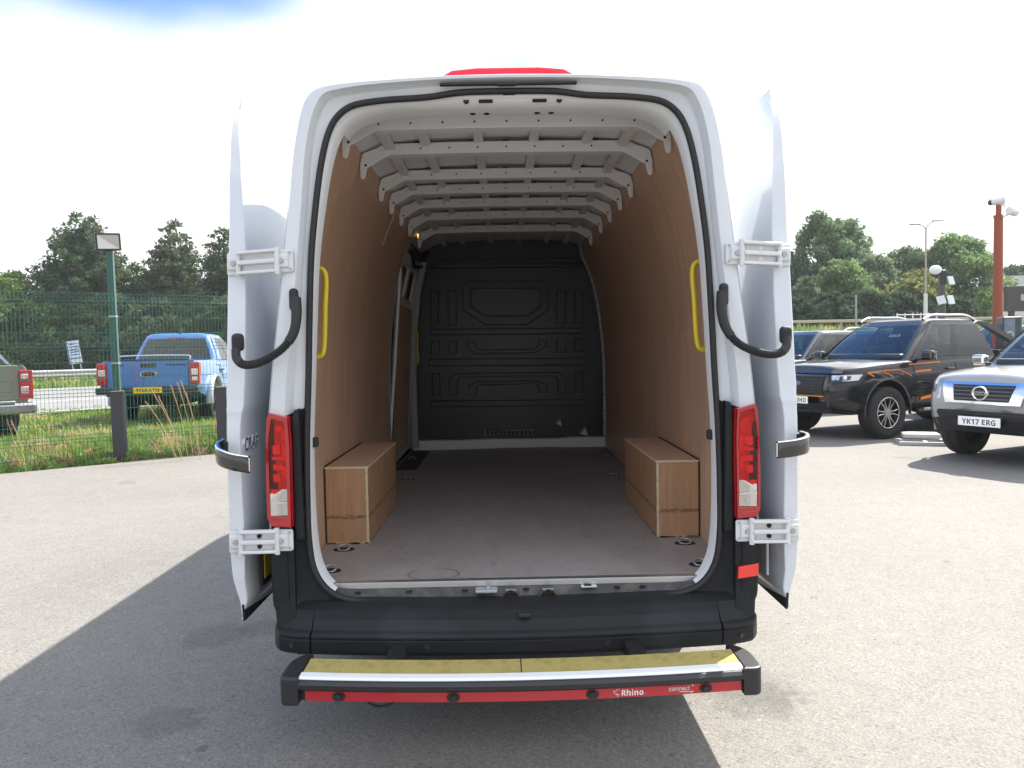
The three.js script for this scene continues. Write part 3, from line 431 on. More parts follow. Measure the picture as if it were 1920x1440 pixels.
for (const s of [-1, 1]) {
  const o = new THREE.Group(); o.name = 'wheel_arch_box'; van.add(o);
  const zF = -0.74, zR = -1.69, xi = 0.69, xo = 0.897, yt = 0.972, R = rng(s + 9);
  const fit = (g, ax, bx_, w, ox, oy) => { const q = clean(g), p = q.attributes.position, u = q.attributes.uv; for (let i = 0; i < p.count; i++) { const X = ax === 'x' ? p.getX(i) : p.getZ(i); u.setXY(i, (X - ox) / w, (p.getY(i) - oy) / 0.38); } return q; };
  add('front_panel', fit(bx(xo - xi - 0.012, yt - 0.612, 0.012, s * (xi + xo + 0.012) / 2, (yt + 0.600) / 2, zF - 0.006), 'x', 0, 0.42, s * 0.69, 0.6), M.boxPly, o);
  add('side_panel', fit(bx(0.012, yt - 0.612, zF - zR, s * (xi + 0.0055), (yt + 0.600) / 2, (zF + zR) / 2), 'z', 0, 0.9, 0, 0.6), M.boxPly, o);
  const tp = clean(bx(xo - xi, 0.012, zF - zR, s * (xi + xo) / 2, yt - 0.006, (zF + zR) / 2)); { const p = tp.attributes.position, u = tp.attributes.uv; for (let i = 0; i < p.count; i++) u.setXY(i, p.getZ(i) / 0.8, p.getX(i) / 0.8); } add('top_panel', tp, M.ply, o);
  add('pale_edge', [bx(xo - xi + 0.001, 0.0085, 0.003, s * (xi + xo) / 2, yt - 0.006, zF + 0.0012), bx(0.003, 0.0085, zF - zR, s * (xi - 0.0012), yt - 0.006, (zF + zR) / 2)], M.plyEdge, o);
  const e = []; for (let i = 0; i < 26; i++) { const y0 = 0.603 + i * 0.0138; e.push(bx(0.009 + R() * 0.005, 0.0145, 0.003, s * (xi + 0.005), y0 + 0.007, zF + 0.0012)); } add('corner_edge', e, M.plyEdge, o);
  const c = []; for (let i = 0; i < 18; i++) { const x = xi + 0.005 + R() * 0.14; c.push(bx(0.012 + R() * 0.016, 0.004 + R() * 0.006, 0.004, s * x, 0.604, zF + 0.002)); } const ch = add('splintered_edge', c, M.plyEdge, o); ch.userData.kind = 'stuff';
  add('filler_line', [bx(0.006, yt - 0.61, 0.005, s * 0.893, (yt + 0.6) / 2, zF + 0.001), bx(0.008, 0.006, zF - zR, s * 0.892, yt + 0.001, (zF + zR) / 2)], M.hole, o);
}
// ---- tail lights
for (const s of [-1, 1]) {
  const o = new THREE.Group(); o.name = 'tail_light'; van.add(o);
  const S = (a) => shape(a.map(p => [s * p[0], p[1]]));
  const W = (g) => { const p = g.attributes.position; for (let i = 0; i < p.count; i++) { const a = Math.abs(p.getX(i)); if (a > 0.88) p.setZ(i, p.getZ(i) - 5.5 * (a - 0.88) ** 2); } return g; };
  const all = [[.846, .857], [.925, .862], [.941, .89], [.942, 1.03], [.936, 1.20], [.930, 1.27], [.918, 1.294], [.848, 1.275], [.843, 1.165]];
  add('housing', W(ext(S(all), 0.05, 0.005, -0.042)), mat([0.58, 0.016, 0.02], 0.35), o);
  const red = [[.850, 1.02], [.933, .968], [.937, 1.03], [.931, 1.20], [.925, 1.263], [.915, 1.283], [.853, 1.268], [.849, 1.165]];
  add('red_reflector', [[.862, 1.185, .012, .06, .004], [.862, 1.222, .035, .022, .004], [.858, 1.11, .016, .06, .004], [.858, 1.115, .055, .012, .003], [.880, 1.135, .030, .035, .003], [.858, 1.04, .016, .05, .004], [.870, 1.075, .040, .022, .003], [.885, 1.03, .025, .03, .003]].map(([x, y, w, h, d]) => bx(w, h, d + 0.004, s * (x + w / 2), y + h / 2, 0.008 + d / 2)), mat([0.85, 0.55, 0.52], 0.25, { metalness: 0.6 }), o);
  add('red_lens', W(ext(S(red), 0.004, 0.0015, 0.022)), M.redLens, o);
  add('red_rim', W(ext((() => { const h = S(all); h.holes.push(S([[.854, .882], [.921, .886], [.928, .90], [.928, 1.19], [.912, 1.275], [.857, 1.262], [.853, 1.16]])); return h; })(), 0.022, 0.003, 0.006)), M.redPlastic, o);
  const clearR = [[.853, .902], [.926, .906], [.927, .962], [.853, 1.012]];
  add('clear_reflector', [...[...Array(9).keys()].map(i => bx(0.0045, 0.085, 0.006, s * (.886 + i * 0.0045), .945, 0.012)), bx(.07, .1, .004, s * .89, .952, 0.009)], M.reflector, o);
  add('clear_lens', W(ext(S(clearR), 0.004, 0.0015, 0.022)), M.clearLens, o);
  add('lens_divider', W(bx(.072, .006, .008, s * .89, .952, .022)), M.steelPaint, o);
  add('lower_red_panel', W(ext(S([[.850, .861], [.924, .866], [.932, .89], [.932, .902], [.852, .899]]), 0.006, 0.002, 0.022)), M.redPlastic, o);
}
// black column trim beside the lights
for (const s of [-1, 1]) {
  add('column_trim', ext(shape([[s * .806, .80], [s * .842, .80], [s * .842, 1.27], [s * .832, 1.30], [s * .812, 1.305]]), 0.04, 0.008, -0.045), M.cladding, van);
}
// ---- bumper
{
  const zc = (x) => 0.075 - 0.05 * (x / 0.93) ** 2;
  const sec = [[-.12, .562], [-.06, .552], [-.03, .535], [-.022, .505], [-.006, .488], [.004, .470], [.024, .462], [.03, .455], [.030, .447], [.026, .443], [.030, .439], [.030, .400], [.022, .385], [0, .378], [-.08, .374]];
  const mk = (x0, x1, n, extra) => { const rows = []; for (let i = 0; i <= n; i++) { const x = lerp(x0, x1, i / n); rows.push(sec.map(([dz, y]) => extra ? extra(x, dz, y) : V(x, y + 0.012 * (1 - (x / 0.8) ** 2) * -0.5, zc(x) + dz))); } return skin(rows, { closed: false, crease: 28 }); };
  add('bumper', mk(-0.772, 0.772, 30), M.cladding, van);
  for (const s of [-1, 1]) {
    const path = [[.776, zc(.776)], [.82, zc(.82) - .002], [.86, .022], [.892, .008], [.914, -.018], [.926, -.055], [.93, -.11], [.93, -.30]];
    const rows = path.map(([x, z], i) => { const a = path[Math.max(0, i - 1)], b = path[Math.min(path.length - 1, i + 1)], t = V(b[0] - a[0], 0, b[1] - a[1]).normalize(), n = V(-t.z, 0, t.x); if (n.z < 0 && i < 4) n.negate(); if (n.x < 0 && i >= 4) n.negate(); return sec.map(([dz, y]) => V(s * (x + n.x * dz * 0.6), y, z + n.z * dz * (i < 4 ? 1 : 0.6))); });
    add('bumper_corner', skin(rows, { closed: false, crease: 30 }), M.cladding, van);
    // column above the corner, below the lamp
    const top = [[.848, -.01], [.90, -.006], [.925, -.018], [.936, -.05], [.936, -.2], [.848, -.2]], ys = [.48, .52, .60, .70, .80, .845];
    const col = ys.map((y, i) => top.map(([x, z]) => V(s * (x - (y < .55 ? (.55 - y) * .1 : 0)), y, z + (y < .6 ? (.6 - y) * .16 : 0))));
    const cm = add('bumper_column', skin(col, { cap1: true, crease: 40 }), M.cladding, van);
    const sn = cyl(0.011, 0.011, 0.01, 14); sn.rotateX(Math.PI / 2); sn.translate(s * 0.335, 0.418, zc(.335) + 0.031); add('parking_sensor', sn, M.black, van);
    const sn2 = cyl(0.010, 0.010, 0.02, 14); sn2.rotateX(Math.PI / 2); sn2.rotateY(s * 0.5); sn2.translate(s * 0.845, 0.418, 0.052); add('parking_sensor', sn2, M.black, van);
  }
  const rf = add('rear_reflector', ext(shape([[.850, .622], [.934, .628], [.936, .676], [.852, .668]]), 0.014, 0.003, 0.003), mat([0.85, 0.03, 0.02], 0.15, { clearcoat: 1, emissive: 0 }), van); { const p = rf.geometry.attributes.position; for (let i = 0; i < p.count; i++) if (p.getX(i) > .9) p.setZ(i, p.getZ(i) - (p.getX(i) - .9) * .5); }
  rf.userData.label = 'bright red reflector on the rear corner';
  add('tow_eye_cap', bx(0.05, 0.02, 0.03, 0.03, 0.512, 0.05, 0.008), M.rubber, van);
}
// ---- rear step
{
  const o = new THREE.Group(); o.name = 'rear_step'; van.add(o);
  o.position.set(0.008, -0.002, 0);
  const arc = (x) => -0.045 * (x / 0.735) ** 2;
  const bar = (x0, x1, sec, n = 24, taper = null) => { const rows = []; for (let i = 0; i <= n; i++) { const x = lerp(x0, x1, i / n); rows.push(sec.map(([z, y]) => V(taper ? taper(x, z) : x, y, z + arc(x)))); } return skin(rows, { cap0: true, cap1: true, crease: 30 }); };
  const tp = (x, z) => x * lerp(0.995, 1.0, (z - .26) / .2);
  add('step_bar', bar(-.735, .735, [[.318, .452], [.462, .448], [.478, .444], [.487, .434], [.486, .420], [.475, .411], [.35, .409], [.318, .425]], 24), M.black, o);
  const treadT = dataTex(256, (u, v, i, j) => { const n = hash2(i, j, 4), a = fbm(u * 18, v * 18, 3, 5), d = sstep(0.55, 0.8, fbm(u * 7, v * 7, 3, 8)); const k = 0.72 + 0.42 * n + 0.12 * (a - .5) - 0.16 * d; return [sp(0.40 * k), sp(0.33 * k), sp(0.10 * k)]; });
  M.tread = mat([1, 1, 1], 0.85, { map: treadT, bumpMap: treadT, bumpScale: 0.001 });
  for (const [a, b] of [[-.728, -.002], [.002, .734]]) add('tread_panel', uvXZ(bar(a, b, [[.324, .4525], [.428, .4495], [.428, .4545], [.324, .4575]], 12), 5), M.tread, o);
  add('white_edge_strip', bar(-.733, .737, [[.430, .4495], [.462, .4485], [.470, .4455], [.470, .4480], [.462, .4535], [.430, .4545]], 24), mat([0.75, 0.78, 0.80], 0.4), o);
  const red = add('red_reflective_strip', bar(-.712, .728, [[.466, .378], [.472, .378], [.472, .411], [.466, .411]], 24), M.redTape, o);
  add('backing_bar', bar(-.73, .73, [[.41, .374], [.463, .374], [.463, .408], [.41, .408]], 24), M.black, o);
  for (const s of [-1, 1]) { const c = ext((() => { const h = new THREE.Shape(); h.moveTo(0, -.26); h.lineTo(.02, -.26); h.quadraticCurveTo(.062, -.29, .066, -.36); h.lineTo(.066, -.44); h.quadraticCurveTo(.062, -.472, .03, -.472); h.lineTo(0, -.472); h.closePath(); return h; })(), 0.095, 0.008); c.rotateX(-Math.PI / 2); c.translate(.732, .362, -.032); add('end_cap', s < 0 ? mirrorX(c) : c, M.black, o); }
  for (const x of [-.655, -.44, -.025 - .415 + .22, .29, .625].filter((x, i) => i !== 2)) { }
  for (const [i, px] of [632, 850, 1111, 1327].entries()) {
    const q = atZ(px, [1304, 1306, 1301, 1290][i], .47); const sg = new THREE.Group(); sg.name = 'sensor'; sg.position.set(q.x - 0.008, .394, .472 + arc(q.x)); o.add(sg);
    const e = cyl(0.0135, 0.0155, 0.012, 20); e.rotateX(Math.PI / 2); e.scale(1.5, 1, 1); add('sensor_ring', e, M.rubber, sg); const e2 = cyl(0.010, 0.011, 0.02, 16); e2.rotateX(Math.PI / 2); e2.translate(0, 0, .004); add('sensor_face', e2, M.black, sg);
  }
  const txt = (str, size, x, y, f = font) => { const g = new TextGeometry(str, { font: f, size, depth: 0.0008, curveSegments: 3 }); g.translate(x, y, 0); const p = g.attributes.position; for (let i = 0; i < p.count; i++) p.setZ(i, p.getZ(i) + .4726 + arc(p.getX(i))); return g; };
  const fr = await new FontLoader().loadAsync('fonts/droid/droid_sans_regular.typeface.json');
  const wm = mat([0.72, 0.73, 0.73], 0.4);
  const rr = add('rhino_lettering', [txt('Rhino', 0.0195, .322, .3845)], wm, o); rr.name = 'white_lettering';
  add('white_lettering', [txt('connect', 0.0145, .480, .3915, fr), bx(.085, .0018, .001, .520, .3870, .4735 + arc(.54)), bx(.007, .0016, .001, .560, .4065, .4735 + arc(.56)), bx(.0016, .007, .001, .560, .4065, .4735 + arc(.56)), tube([V(.553, .3825, .4735 + arc(.56)), V(.559, .385, .4735 + arc(.56)), V(.561, .390, .4735 + arc(.56))], .0011, 8, 4)], wm, o);
  // small outline of a charging animal head, the maker's mark
  { const em = add('white_emblem', [tube([V(.330, .362, .468), V(.322, .366, .468), V(.318, .364, .468), V(.313, .371, .468), V(.311, .377, .468), V(.3155, .374, .468), V(.320, .375, .468), V(.322, .380, .468), V(.329, .380, .468)].map(p => V(p.x, p.y, p.z + arc(.31) + .005)), .0011, 24, 4), tube([V(.322, .366, .4685), V(.323, .360, .4685), V(.326, .357, .4685)].map(p => V(p.x, p.y, p.z + arc(.31) + .005)), .0011, 8, 4)], wm, o); em.position.set(-.013, .0255, 0); }
  for (const x of [-.45, .42]) add('step_bracket', [bx(.06, .05, .4, x, .40, .18), bx(.07, .12, .06, x, .41, .0)], M.black, o);
  for (const [x, z] of [[-.62, .305], [-.615, .385], [.66, .33]]) add('tread_screw', cyl(.005, .005, .003, 8).translate(x, .4575, z + .045 + arc(x)), M.galv, o);
  add('hanging_cable', tube([V(-.52, .385, .42), V(-.50, .362, .43), V(-.46, .352, .43), V(-.42, .363, .42), V(-.40, .385, .41)], .004, 20, 6), M.rubber, o);
}
// ---- rear doors folded right back beside the body
for (const s of [-1, 1]) {
  const d = new THREE.Group(); d.name = 'rear_door'; van.add(d);
  const xi = 1.087, zFar = -0.80;
  const nearZ = (y) => { let b = 9, r = 0; for (const p of HO) if (p.x > 0.72 && p.y > 0.55 && Math.abs(p.y - y) < b) { b = Math.abs(p.y - y); r = p.x; } return -(0.937 - r) * 1.02 + 0.004 - (y > 2.4 ? (y - 2.4) * 0.2 : 0); };
  const T = new THREE.CatmullRomCurve3([[.502, .036, .002], [.53, .032, .012], [.57, .028, .03], [.65, .008, .045], [.78, 0, .058], [1.0, 0, .054], [1.27, 0, .056], [1.32, 0, .066], [1.6, 0, .072], [1.9, .002, .066], [2.15, .002, .054], [2.35, .004, .038], [2.46, .006, .026], [2.52, .010, .014], [2.552, .016, .003]].map(p => V(...p)));
  const rings = []; const NY = 60;
  for (let i = 0; i <= NY; i++) {
    const p = T.getPoint(i / NY), y = p.x, xo = xi - p.y, th = p.z, z0 = nearZ(y), xs = xo - th;                     // xo: inner face (away from the van), xs: outer skin
    const bulge = (z) => 0.012 * Math.sin(Math.PI * Math.min(1, (z0 - z) / (z0 - zFar)));
    const r = [V(s * xo, y, z0 - .006), V(s * (xo - .004), y, z0), V(s * (xs + .004), y, z0 + .001), V(s * (xs + .0008), y, z0 - .002), V(s * xs, y, z0 - .008)];
    for (let k = 1; k <= 6; k++) { const z = lerp(z0 - .008, zFar, k / 6); r.push(V(s * (xs - bulge(z) * (y < 2.3 ? 1 : .6)), y, z)); }
    r.push(V(s * xo, y, zFar)); for (let k = 1; k < 4; k++) r.push(V(s * xo, y, lerp(zFar, z0, k / 4))); rings.push(r);
  }
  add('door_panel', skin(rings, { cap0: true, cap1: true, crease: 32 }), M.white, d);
  // black trim along the lower edge of the skin
  add('lower_trim', slab((u, v) => V(s * (xi - .042 + .004 * v), .498 + .062 * v, lerp(nearZ(.6) + .004, zFar, u)), V(-s, 0, 0), .008, 8, 2), M.cladding, d);
  add('number_plate_recess', slab((u, v) => V(s * (xi - .078), .60 + .16 * v, -.10 - .56 * u), V(-s, 0, 0), .010, 2, 2), s < 0 ? M.cladding : M.steelPaint, d);
  if (s < 0) add('number_plate', slab((u, v) => V(s * (xi - .0885), .625 + .11 * v, -.12 - .52 * u), V(-s, 0, 0), .003, 2, 2), mat([0.75, 0.55, 0.02], 0.4), d);
  // bow shaped buffer on the hinge edge
  const yb = s < 0 ? 1.165 : 1.152, dy = s < 0 ? .05 : .022, bow = new THREE.CatmullRomCurve3([V(s * 1.100, yb, -.01), V(s * 1.108, yb - dy * .2, .035), V(s * 1.085, yb - dy * .5, .08), V(s * 1.03, yb - dy * .8, .11), V(s * .962, yb - dy, .125)]);
  const br = []; for (let i = 0; i <= 16; i++) { const p = bow.getPoint(i / 16), t = bow.getTangent(i / 16), n = V(t.z * s, 0, -t.x * s).normalize(); const h = .031; br.push([[-.006, -h], [.006, -h], [.009, -h + .006], [.009, h - .006], [.006, h], [-.006, h]].map(([a, b]) => p.clone().addScaledVector(n, a).add(V(0, b, 0)))); }
  const bw = add('edge_buffer', skin(br, { cap0: true, cap1: true, crease: 30 }), M.blackGloss, d);
  add('buffer_trim', [skin(br.map(r => { const c = r[4].clone().add(r[5]).multiplyScalar(.5); return [c.clone().add(V(0, .0005, 0)), r[4].clone().add(V(0, .0008, 0)), r[3].clone().add(V(0, .002, 0)).lerp(r[4], .3)]; }), { closed: false }), (() => { const p = bow.getPoint(1); return bx(.006, .05, .010, p.x - s * .002, p.y, p.z + .004, .002); })()], M.chrome, bw);
  add('buffer_mount', bx(.03, .05, .05, s * 1.092, yb, -.02, .008), M.black, d);
  add('pull_handle', bx(.03, .10, .05, s * (xi - .085), 1.36, -.66, .01), M.black, d);
  if (s < 0) { const g = new TextGeometry('CRAFTER', { font, size: 0.05, depth: 0.006, curveSegments: 3, bevelEnabled: true, bevelSize: .001, bevelThickness: .001, bevelSegments: 1 }); g.rotateY(Math.PI / 2); g.translate(-(xi - .0545), 1.145, -.02); add('chrome_lettering', g, M.chrome, d); }
  // hinges: body plate, door plate and arm
  for (const [k, y] of [1.862, .808].entries()) {
    const h = new THREE.Group(); h.name = 'hinge'; van.add(h); const bxp = k === 0 ? .853 : .885, z0 = k === 0 ? .004 : .006;
    const dz = nearZ(y) + .006;
    add('body_plate', [ext(rrect(s * bxp - .042, y - .042, s * bxp + .042, y + .042, .012), .010, .003, z0), bx(.05, .05, .012, s * bxp, y, z0 + .014, .005)], M.steelPaint, h);
    add('door_plate', [ext(rrect(s * 1.058 - .026, y - .044, s * 1.058 + .026, y + .040, .008), .009, .003, dz), bx(.055, .05, .014, s * 1.052, y, dz + .014, .006)], M.steelPaint, h);
    const A = V(s * (bxp + .015), y, z0 + .022), B = V(s * 1.035, y, dz + .022), dir = B.clone().sub(A), L = dir.length(), rot = Math.atan2(dir.z, Math.abs(dir.x));
    const arm = [bx(L, .012, .03, 0, .038, 0, .004), bx(L, .012, .03, 0, -.038, 0, .004), bx(L * .96, .016, .022, 0, 0, .004, .004), bx(L * .9, .068, .006, 0, 0, -.012)]; for (const e of [-1, 1]) { const c = cyl(.010, .010, .1, 12); c.translate(e * L * .5, 0, 0); arm.push(c); }
    const am = add('hinge_arm', arm, M.steelPaint, h); am.position.copy(A.clone().add(B).multiplyScalar(.5)); am.rotation.y = -s * Math.atan2(dir.z, Math.abs(dir.x));
    for (const [q, zz] of [[V(s * bxp, y, 0), z0 + .022], [V(s * 1.055, y, 0), dz + .023]]) { const c = cyl(.010, .012, .01, 6); c.rotateX(Math.PI / 2); c.translate(q.x, q.y, zz); add('bolt', c, M.galv, h); }
    for (const [dx, dy] of [[-.03, .03], [.03, .03], [-.03, -.03], [.03, -.03]]) { const c = cyl(.005, .005, .006, 8); c.rotateX(Math.PI / 2); c.translate(s * bxp + dx, y + dy, z0 + .012); add('rivet', c, M.galv, h); }
    if (k === 1 || s > 0) for (const e of [-.02, .02]) { const c = cyl(.009, .009, .004, 12); c.rotateX(Math.PI / 2); c.translate(0, e, -.007); const m = add('arm_hole', c, k === 0 ? mat([.8, .8, .8], .5) : M.hole, h); m.position.copy(am.position); }
  }
  // ribbed wiring conduit from the frame to the door
  const cp = s < 0 ? [[554, 560], [556, 590], [551, 622], [535, 648], [510, 668], [480, 682], [455, 683], [444, 672], [442, 655]] : [[1354, 548], [1353, 580], [1360, 612], [1380, 640], [1408, 656], [1440, 664], [1464, 661], [1474, 650], [1475, 633]];
  const zz = [.02, .045, .06, .075, .085, .085, .075, .06, .045];
  const cc = new THREE.CatmullRomCurve3(cp.map((p, i) => atZ(p[0], p[1], zz[i])), false, 'centripetal'); const fr = cc.computeFrenetFrames(150); const rings2 = [];
  for (let i = 0; i <= 150; i++) { const p = cc.getPointAt(i / 150), f = i / 150; let r = .0155; if (f < .40) r = lerp(.021, .017, f / .4); else if (f < .86) r = .0150 + (i % 3 === 0 ? -.0028 : .0012); else r = .0165; const o = []; for (let k = 0; k < 12; k++) { const a = k / 12 * 2 * Math.PI; o.push(p.clone().addScaledVector(fr.normals[i], r * Math.cos(a)).addScaledVector(fr.binormals[i], r * Math.sin(a))); } rings2.push(o); }
  const cd = add('wiring_conduit', skin(rings2, { cap0: true, cap1: true, crease: 30 }), M.rubber, van);
  const q0 = atZ(...(s < 0 ? [551, 562] : [1357, 552]), .015); add('grommet', bx(.034, .085, .035, q0.x, q0.y, q0.z, .015), M.rubber, cd);
  const q1 = atZ(...(s < 0 ? [446, 642] : [1473, 628]), .025); add('grommet', bx(.046, .068, .035, q1.x, q1.y, q1.z, .020), M.rubber, cd);
}
// ------------------------------------------------------------------ pickup trucks (front axle at the origin, +z ahead)
const evalr = new Evaluator(); evalr.useGroups = false; evalr.attributes = ['position', 'normal', 'uv'];
function plateTex(text, bg, fg = '#15161c') { return canvasTex(512, 112, (g, w, h) => { g.fillStyle = bg; g.fillRect(0, 0, w, h); g.fillStyle = fg; g.font = 'bold 92px sans-serif'; g.textAlign = 'center'; g.textBaseline = 'middle'; g.fillText(text, w / 2, h / 2 + 5, w * 0.9); }); }
function plateMesh(parent, text, bg, z, y, flip, x = 0) {
  const m = mat([1, 1, 1], 0.4, { map: plateTex(text, bg) }); const o = new THREE.Group(); o.name = 'number_plate'; parent.add(o); o.position.set(x, y, z); if (flip) o.rotation.y = Math.PI;
  add('plate_backing', bx(0.53, 0.122, 0.008, 0, 0, -0.005, 0.003), M.black, o); add('plate_face', new THREE.PlaneGeometry(0.52, 0.111).translate(0, 0, 0.001), m, o); return o;
}
function pickup(o) {
  const c = o.group, paint = o.paint, K = { front: 'plain', rear: 'plain', r: 0.385, flare: 0, lift: 0, ...o };
  const tailZ = -4.42, wheelB = -3.22;
  const Wd = (z) => { if (z > 0.3) { const u = (z - 0.3) / 0.6; return 0.915 * (1 - 0.30 * Math.pow(u, 2.4)); } if (z < -3.9) return 0.915 - 0.03 * Math.pow((-3.9 - z) / 0.5, 2); return 0.915; };
  const noseZ = (x) => { const a = Math.abs(x) / 0.915; if (a < 0.70) return 0.90 - 0.03 * (a / 0.7) ** 2; return 0.3 + 0.6 * Math.pow(Math.min(1, Math.max(0, (1 - a) / 0.30)), 1 / 2.4) - 0.03; };
  const lean = (y, z) => z > 0.2 ? 0.13 * Math.max(0, (y - 0.78) / 0.34) ** 1.5 * ((z - 0.2) / 0.7) + 0.10 * Math.max(0, (0.62 - y) / 0.25) ** 1.5 * ((z - 0.2) / 0.7) : 0;
  const shoulder = (z) => z > -0.42 ? lerp(1.155, 1.065, Math.pow(Math.max(0, (z + 0.42) / 1.3), 1.5)) : z > -2.66 ? lerp(1.165, 1.20, (-0.42 - z) / 2.2) : 1.26;
  const bottom = (z) => z > 0.45 ? lerp(0.36, 0.42, (z - 0.45) / 0.45) : z < -3.6 ? lerp(0.44, 0.60, (-3.6 - z) / 0.8) : 0.42;
  const crown = (z) => z > -0.42 ? 0.055 : 0.01;
  const zs = [0.90, 0.885, 0.85, 0.80, 0.72, 0.6, 0.45, 0.3, 0.1, -0.15, -0.42, -0.60, -1.1, -1.7, -2.3, -2.64, -2.66, -3.2, -3.8, -4.1, -4.3, -4.40, tailZ];
  const rings = zs.map((z, i) => {
    const w = Wd(z) * (z === tailZ ? 0.985 : 1) * (z > 0.89 ? 0.975 : 1), S = shoulder(z) - (z > 0.87 ? (z - 0.87) * 1.2 : 0), B = bottom(z), cr = crown(z);
    const h = [[0, B], [.80 * w, B], [.955 * w, B + .06], [.985 * w, B + .14], [w, .74], [.997 * w, .86], [.985 * w, S - .16], [.968 * w, S - .06], [.94 * w, S - .018], [.90 * w, S], [.70 * w, S + cr * .55], [.4 * w, S + cr * .85], [0, S + cr]];
    const r = h.map(p => V(p[0], p[1], z - lean(p[1], z))); for (let k = h.length - 2; k > 0; k--) r.push(V(-h[k][0], h[k][1], z - lean(h[k][1], z))); return r;
  });
  let g = skin(rings, { cap0: true, cap1: true, crease: null }); g = mergeVertices(g, 1e-4); g.computeVertexNormals();
  let b = new Brush(g); b.updateMatrixWorld();
  const cut = (geo) => { const k = new Brush(geo); k.updateMatrixWorld(); b = evalr.evaluate(b, k, SUBTRACTION); };
  for (const z of [0, wheelB]) for (const s of [-1, 1]) { const q = cyl(K.r + 0.075, K.r + 0.075, 0.42, 40); q.rotateZ(Math.PI / 2); q.translate(s * 0.86, K.r + 0.02, z); cut(q); }
  if (K.bed) cut(bx(1.50, 0.6, 1.62, 0, 1.15 + .02, -3.54));
  let bg = b.geometry; bg = toCreasedNormals(bg.index ? bg.toNonIndexed() : bg, 28 * D2R);
  add('body', bg, paint, c);
  // cabin
  const bot = { y: 1.14, zf: -0.36, zr: -2.66, hw: 0.868 }, top = { y: 1.80, zf: -1.20, zr: -2.36, hw: 0.635 };
  const hw = (t) => lerp(bot.hw, top.hw, t) + 0.025 * Math.sin(Math.PI * t), zf = (t) => lerp(bot.zf, top.zf, t) + 0.03 * Math.sin(Math.PI * t), zr = (t) => lerp(bot.zr, top.zr, t), yy = (t) => lerp(bot.y, top.y, t);
  const rr = (t, ins, y) => { const R = 0.13, x1 = hw(t) - ins, z1 = zf(t) - ins, z0 = zr(t) + ins, out = []; for (const [cx, cz, a0] of [[x1 - R, z1 - R, 0], [-(x1 - R), z1 - R, 90], [-(x1 - R), z0 + R, 180], [x1 - R, z0 + R, 270]]) for (let k = 0; k <= 5; k++) { const a = (a0 + k * 18) * D2R; out.push(V(cx + R * Math.cos(a), y, cz + R * Math.sin(a))); } return out; };
  const bow = (r) => r.map(p => V(p.x, p.y, p.z > zf(0.5) - .5 && p.z > -1.5 ? p.z - 0.09 * (p.x / 0.8) ** 2 : p.z));
  const cr = []; for (const t of [0, .12, .37, .62, .88, .9]) cr.push(bow(rr(t, 0, yy(t)))); cr.push(bow(rr(.97, .012, yy(.975))), bow(rr(1, .05, yy(1.0) + .006)), bow(rr(1, .14, yy(1) + .022)), bow(rr(1, .36, yy(1) + .034)));
  const cab = add('cab', skin(cr, { cap1: true, crease: 30, keep: (q, i, j) => i < 1 || i > 3 || j % 6 !== 5 }), paint, c);
  const glassOff = 0.006;
  add('windscreen', patch((u, v) => { const t = lerp(.09, .90, v), x = (2 * u - 1) * (hw(t) - .075); return V(x, yy(t), zf(t) - 0.09 * (x / .8) ** 2 + glassOff); }, 14, 8), M.carGlass, cab);
  add('rear_window', patch((u, v) => { const t = lerp(.18, .86, v), x = (2 * u - 1) * (hw(t) - .10); return V(x, yy(t), zr(t) - glassOff); }, 8, 4), M.privacyGlass, cab);
  add('rear_window_frame', [patch((u, v) => { const t = lerp(.10, .19, v), x = (2 * u - 1) * (hw(t) - .09); return V(x, yy(t), zr(t) - .003); }, 4, 1), patch((u, v) => { const t = lerp(.85, .9, v), x = (2 * u - 1) * (hw(t) - .09); return V(x, yy(t), zr(t) - .003); }, 4, 1)], paint, cab);
  add('dark_deck_sheet', bx(1.5, .01, 2.0, 0, 1.215, -1.55), M.hole, cab); add('dashboard', bx(1.45, .10, .35, 0, 1.22, -.66, .04), M.black, cab);  // dark sheet over the body deck stands in for the unlit cabin below
  for (const s of [-1, 1]) for (const z of [-1.42, -2.25]) { const st = new THREE.Group(); st.name = 'seat'; cab.add(st); const bk = bx(.46, .22, .12, s * .38, 1.30, z, .05); add('seat_back', bk, M.black, st); add('headrest', bx(.25, .17, .10, s * .38, 1.50, z - .03, .04), M.black, st); }
  { const sw = new THREE.TorusGeometry(.17, .016, 8, 24); sw.rotateX(-.5); sw.translate(-.38, 1.24, -.88); add('steering_wheel', sw, M.black, cab); }
  for (const s of [-1, 1]) {
    const SG = (a0, a1, b0, b1) => patch((u, v) => { const t = lerp(.13, .88, v), a = lerp(lerp(a0, b0, v), lerp(a1, b1, v), u); return V(s * (hw(t) + glassOff), yy(t), lerp(zf(t) - .10, zr(t) + .04, a)); }, 8, 6);
    add('side_window', SG(.03, .445, .02, .43), M.carGlass, cab); add('side_window', SG(.505, .80, .50, .76), M.privacyGlass, cab); add('rear_pillar', SG(.80, .96, .76, .97), paint, cab); add('window_edge', SG(.0, .03, .0, .02), M.black, cab);
    add('window_pillar', SG(.447, .503, .433, .497), M.black, cab);
    // door seams and handles
    const seam = (z0, z1, ya, yb) => rod(V(s * .9145, ya, z0), V(s * .9, yb, z1), .004, 4);
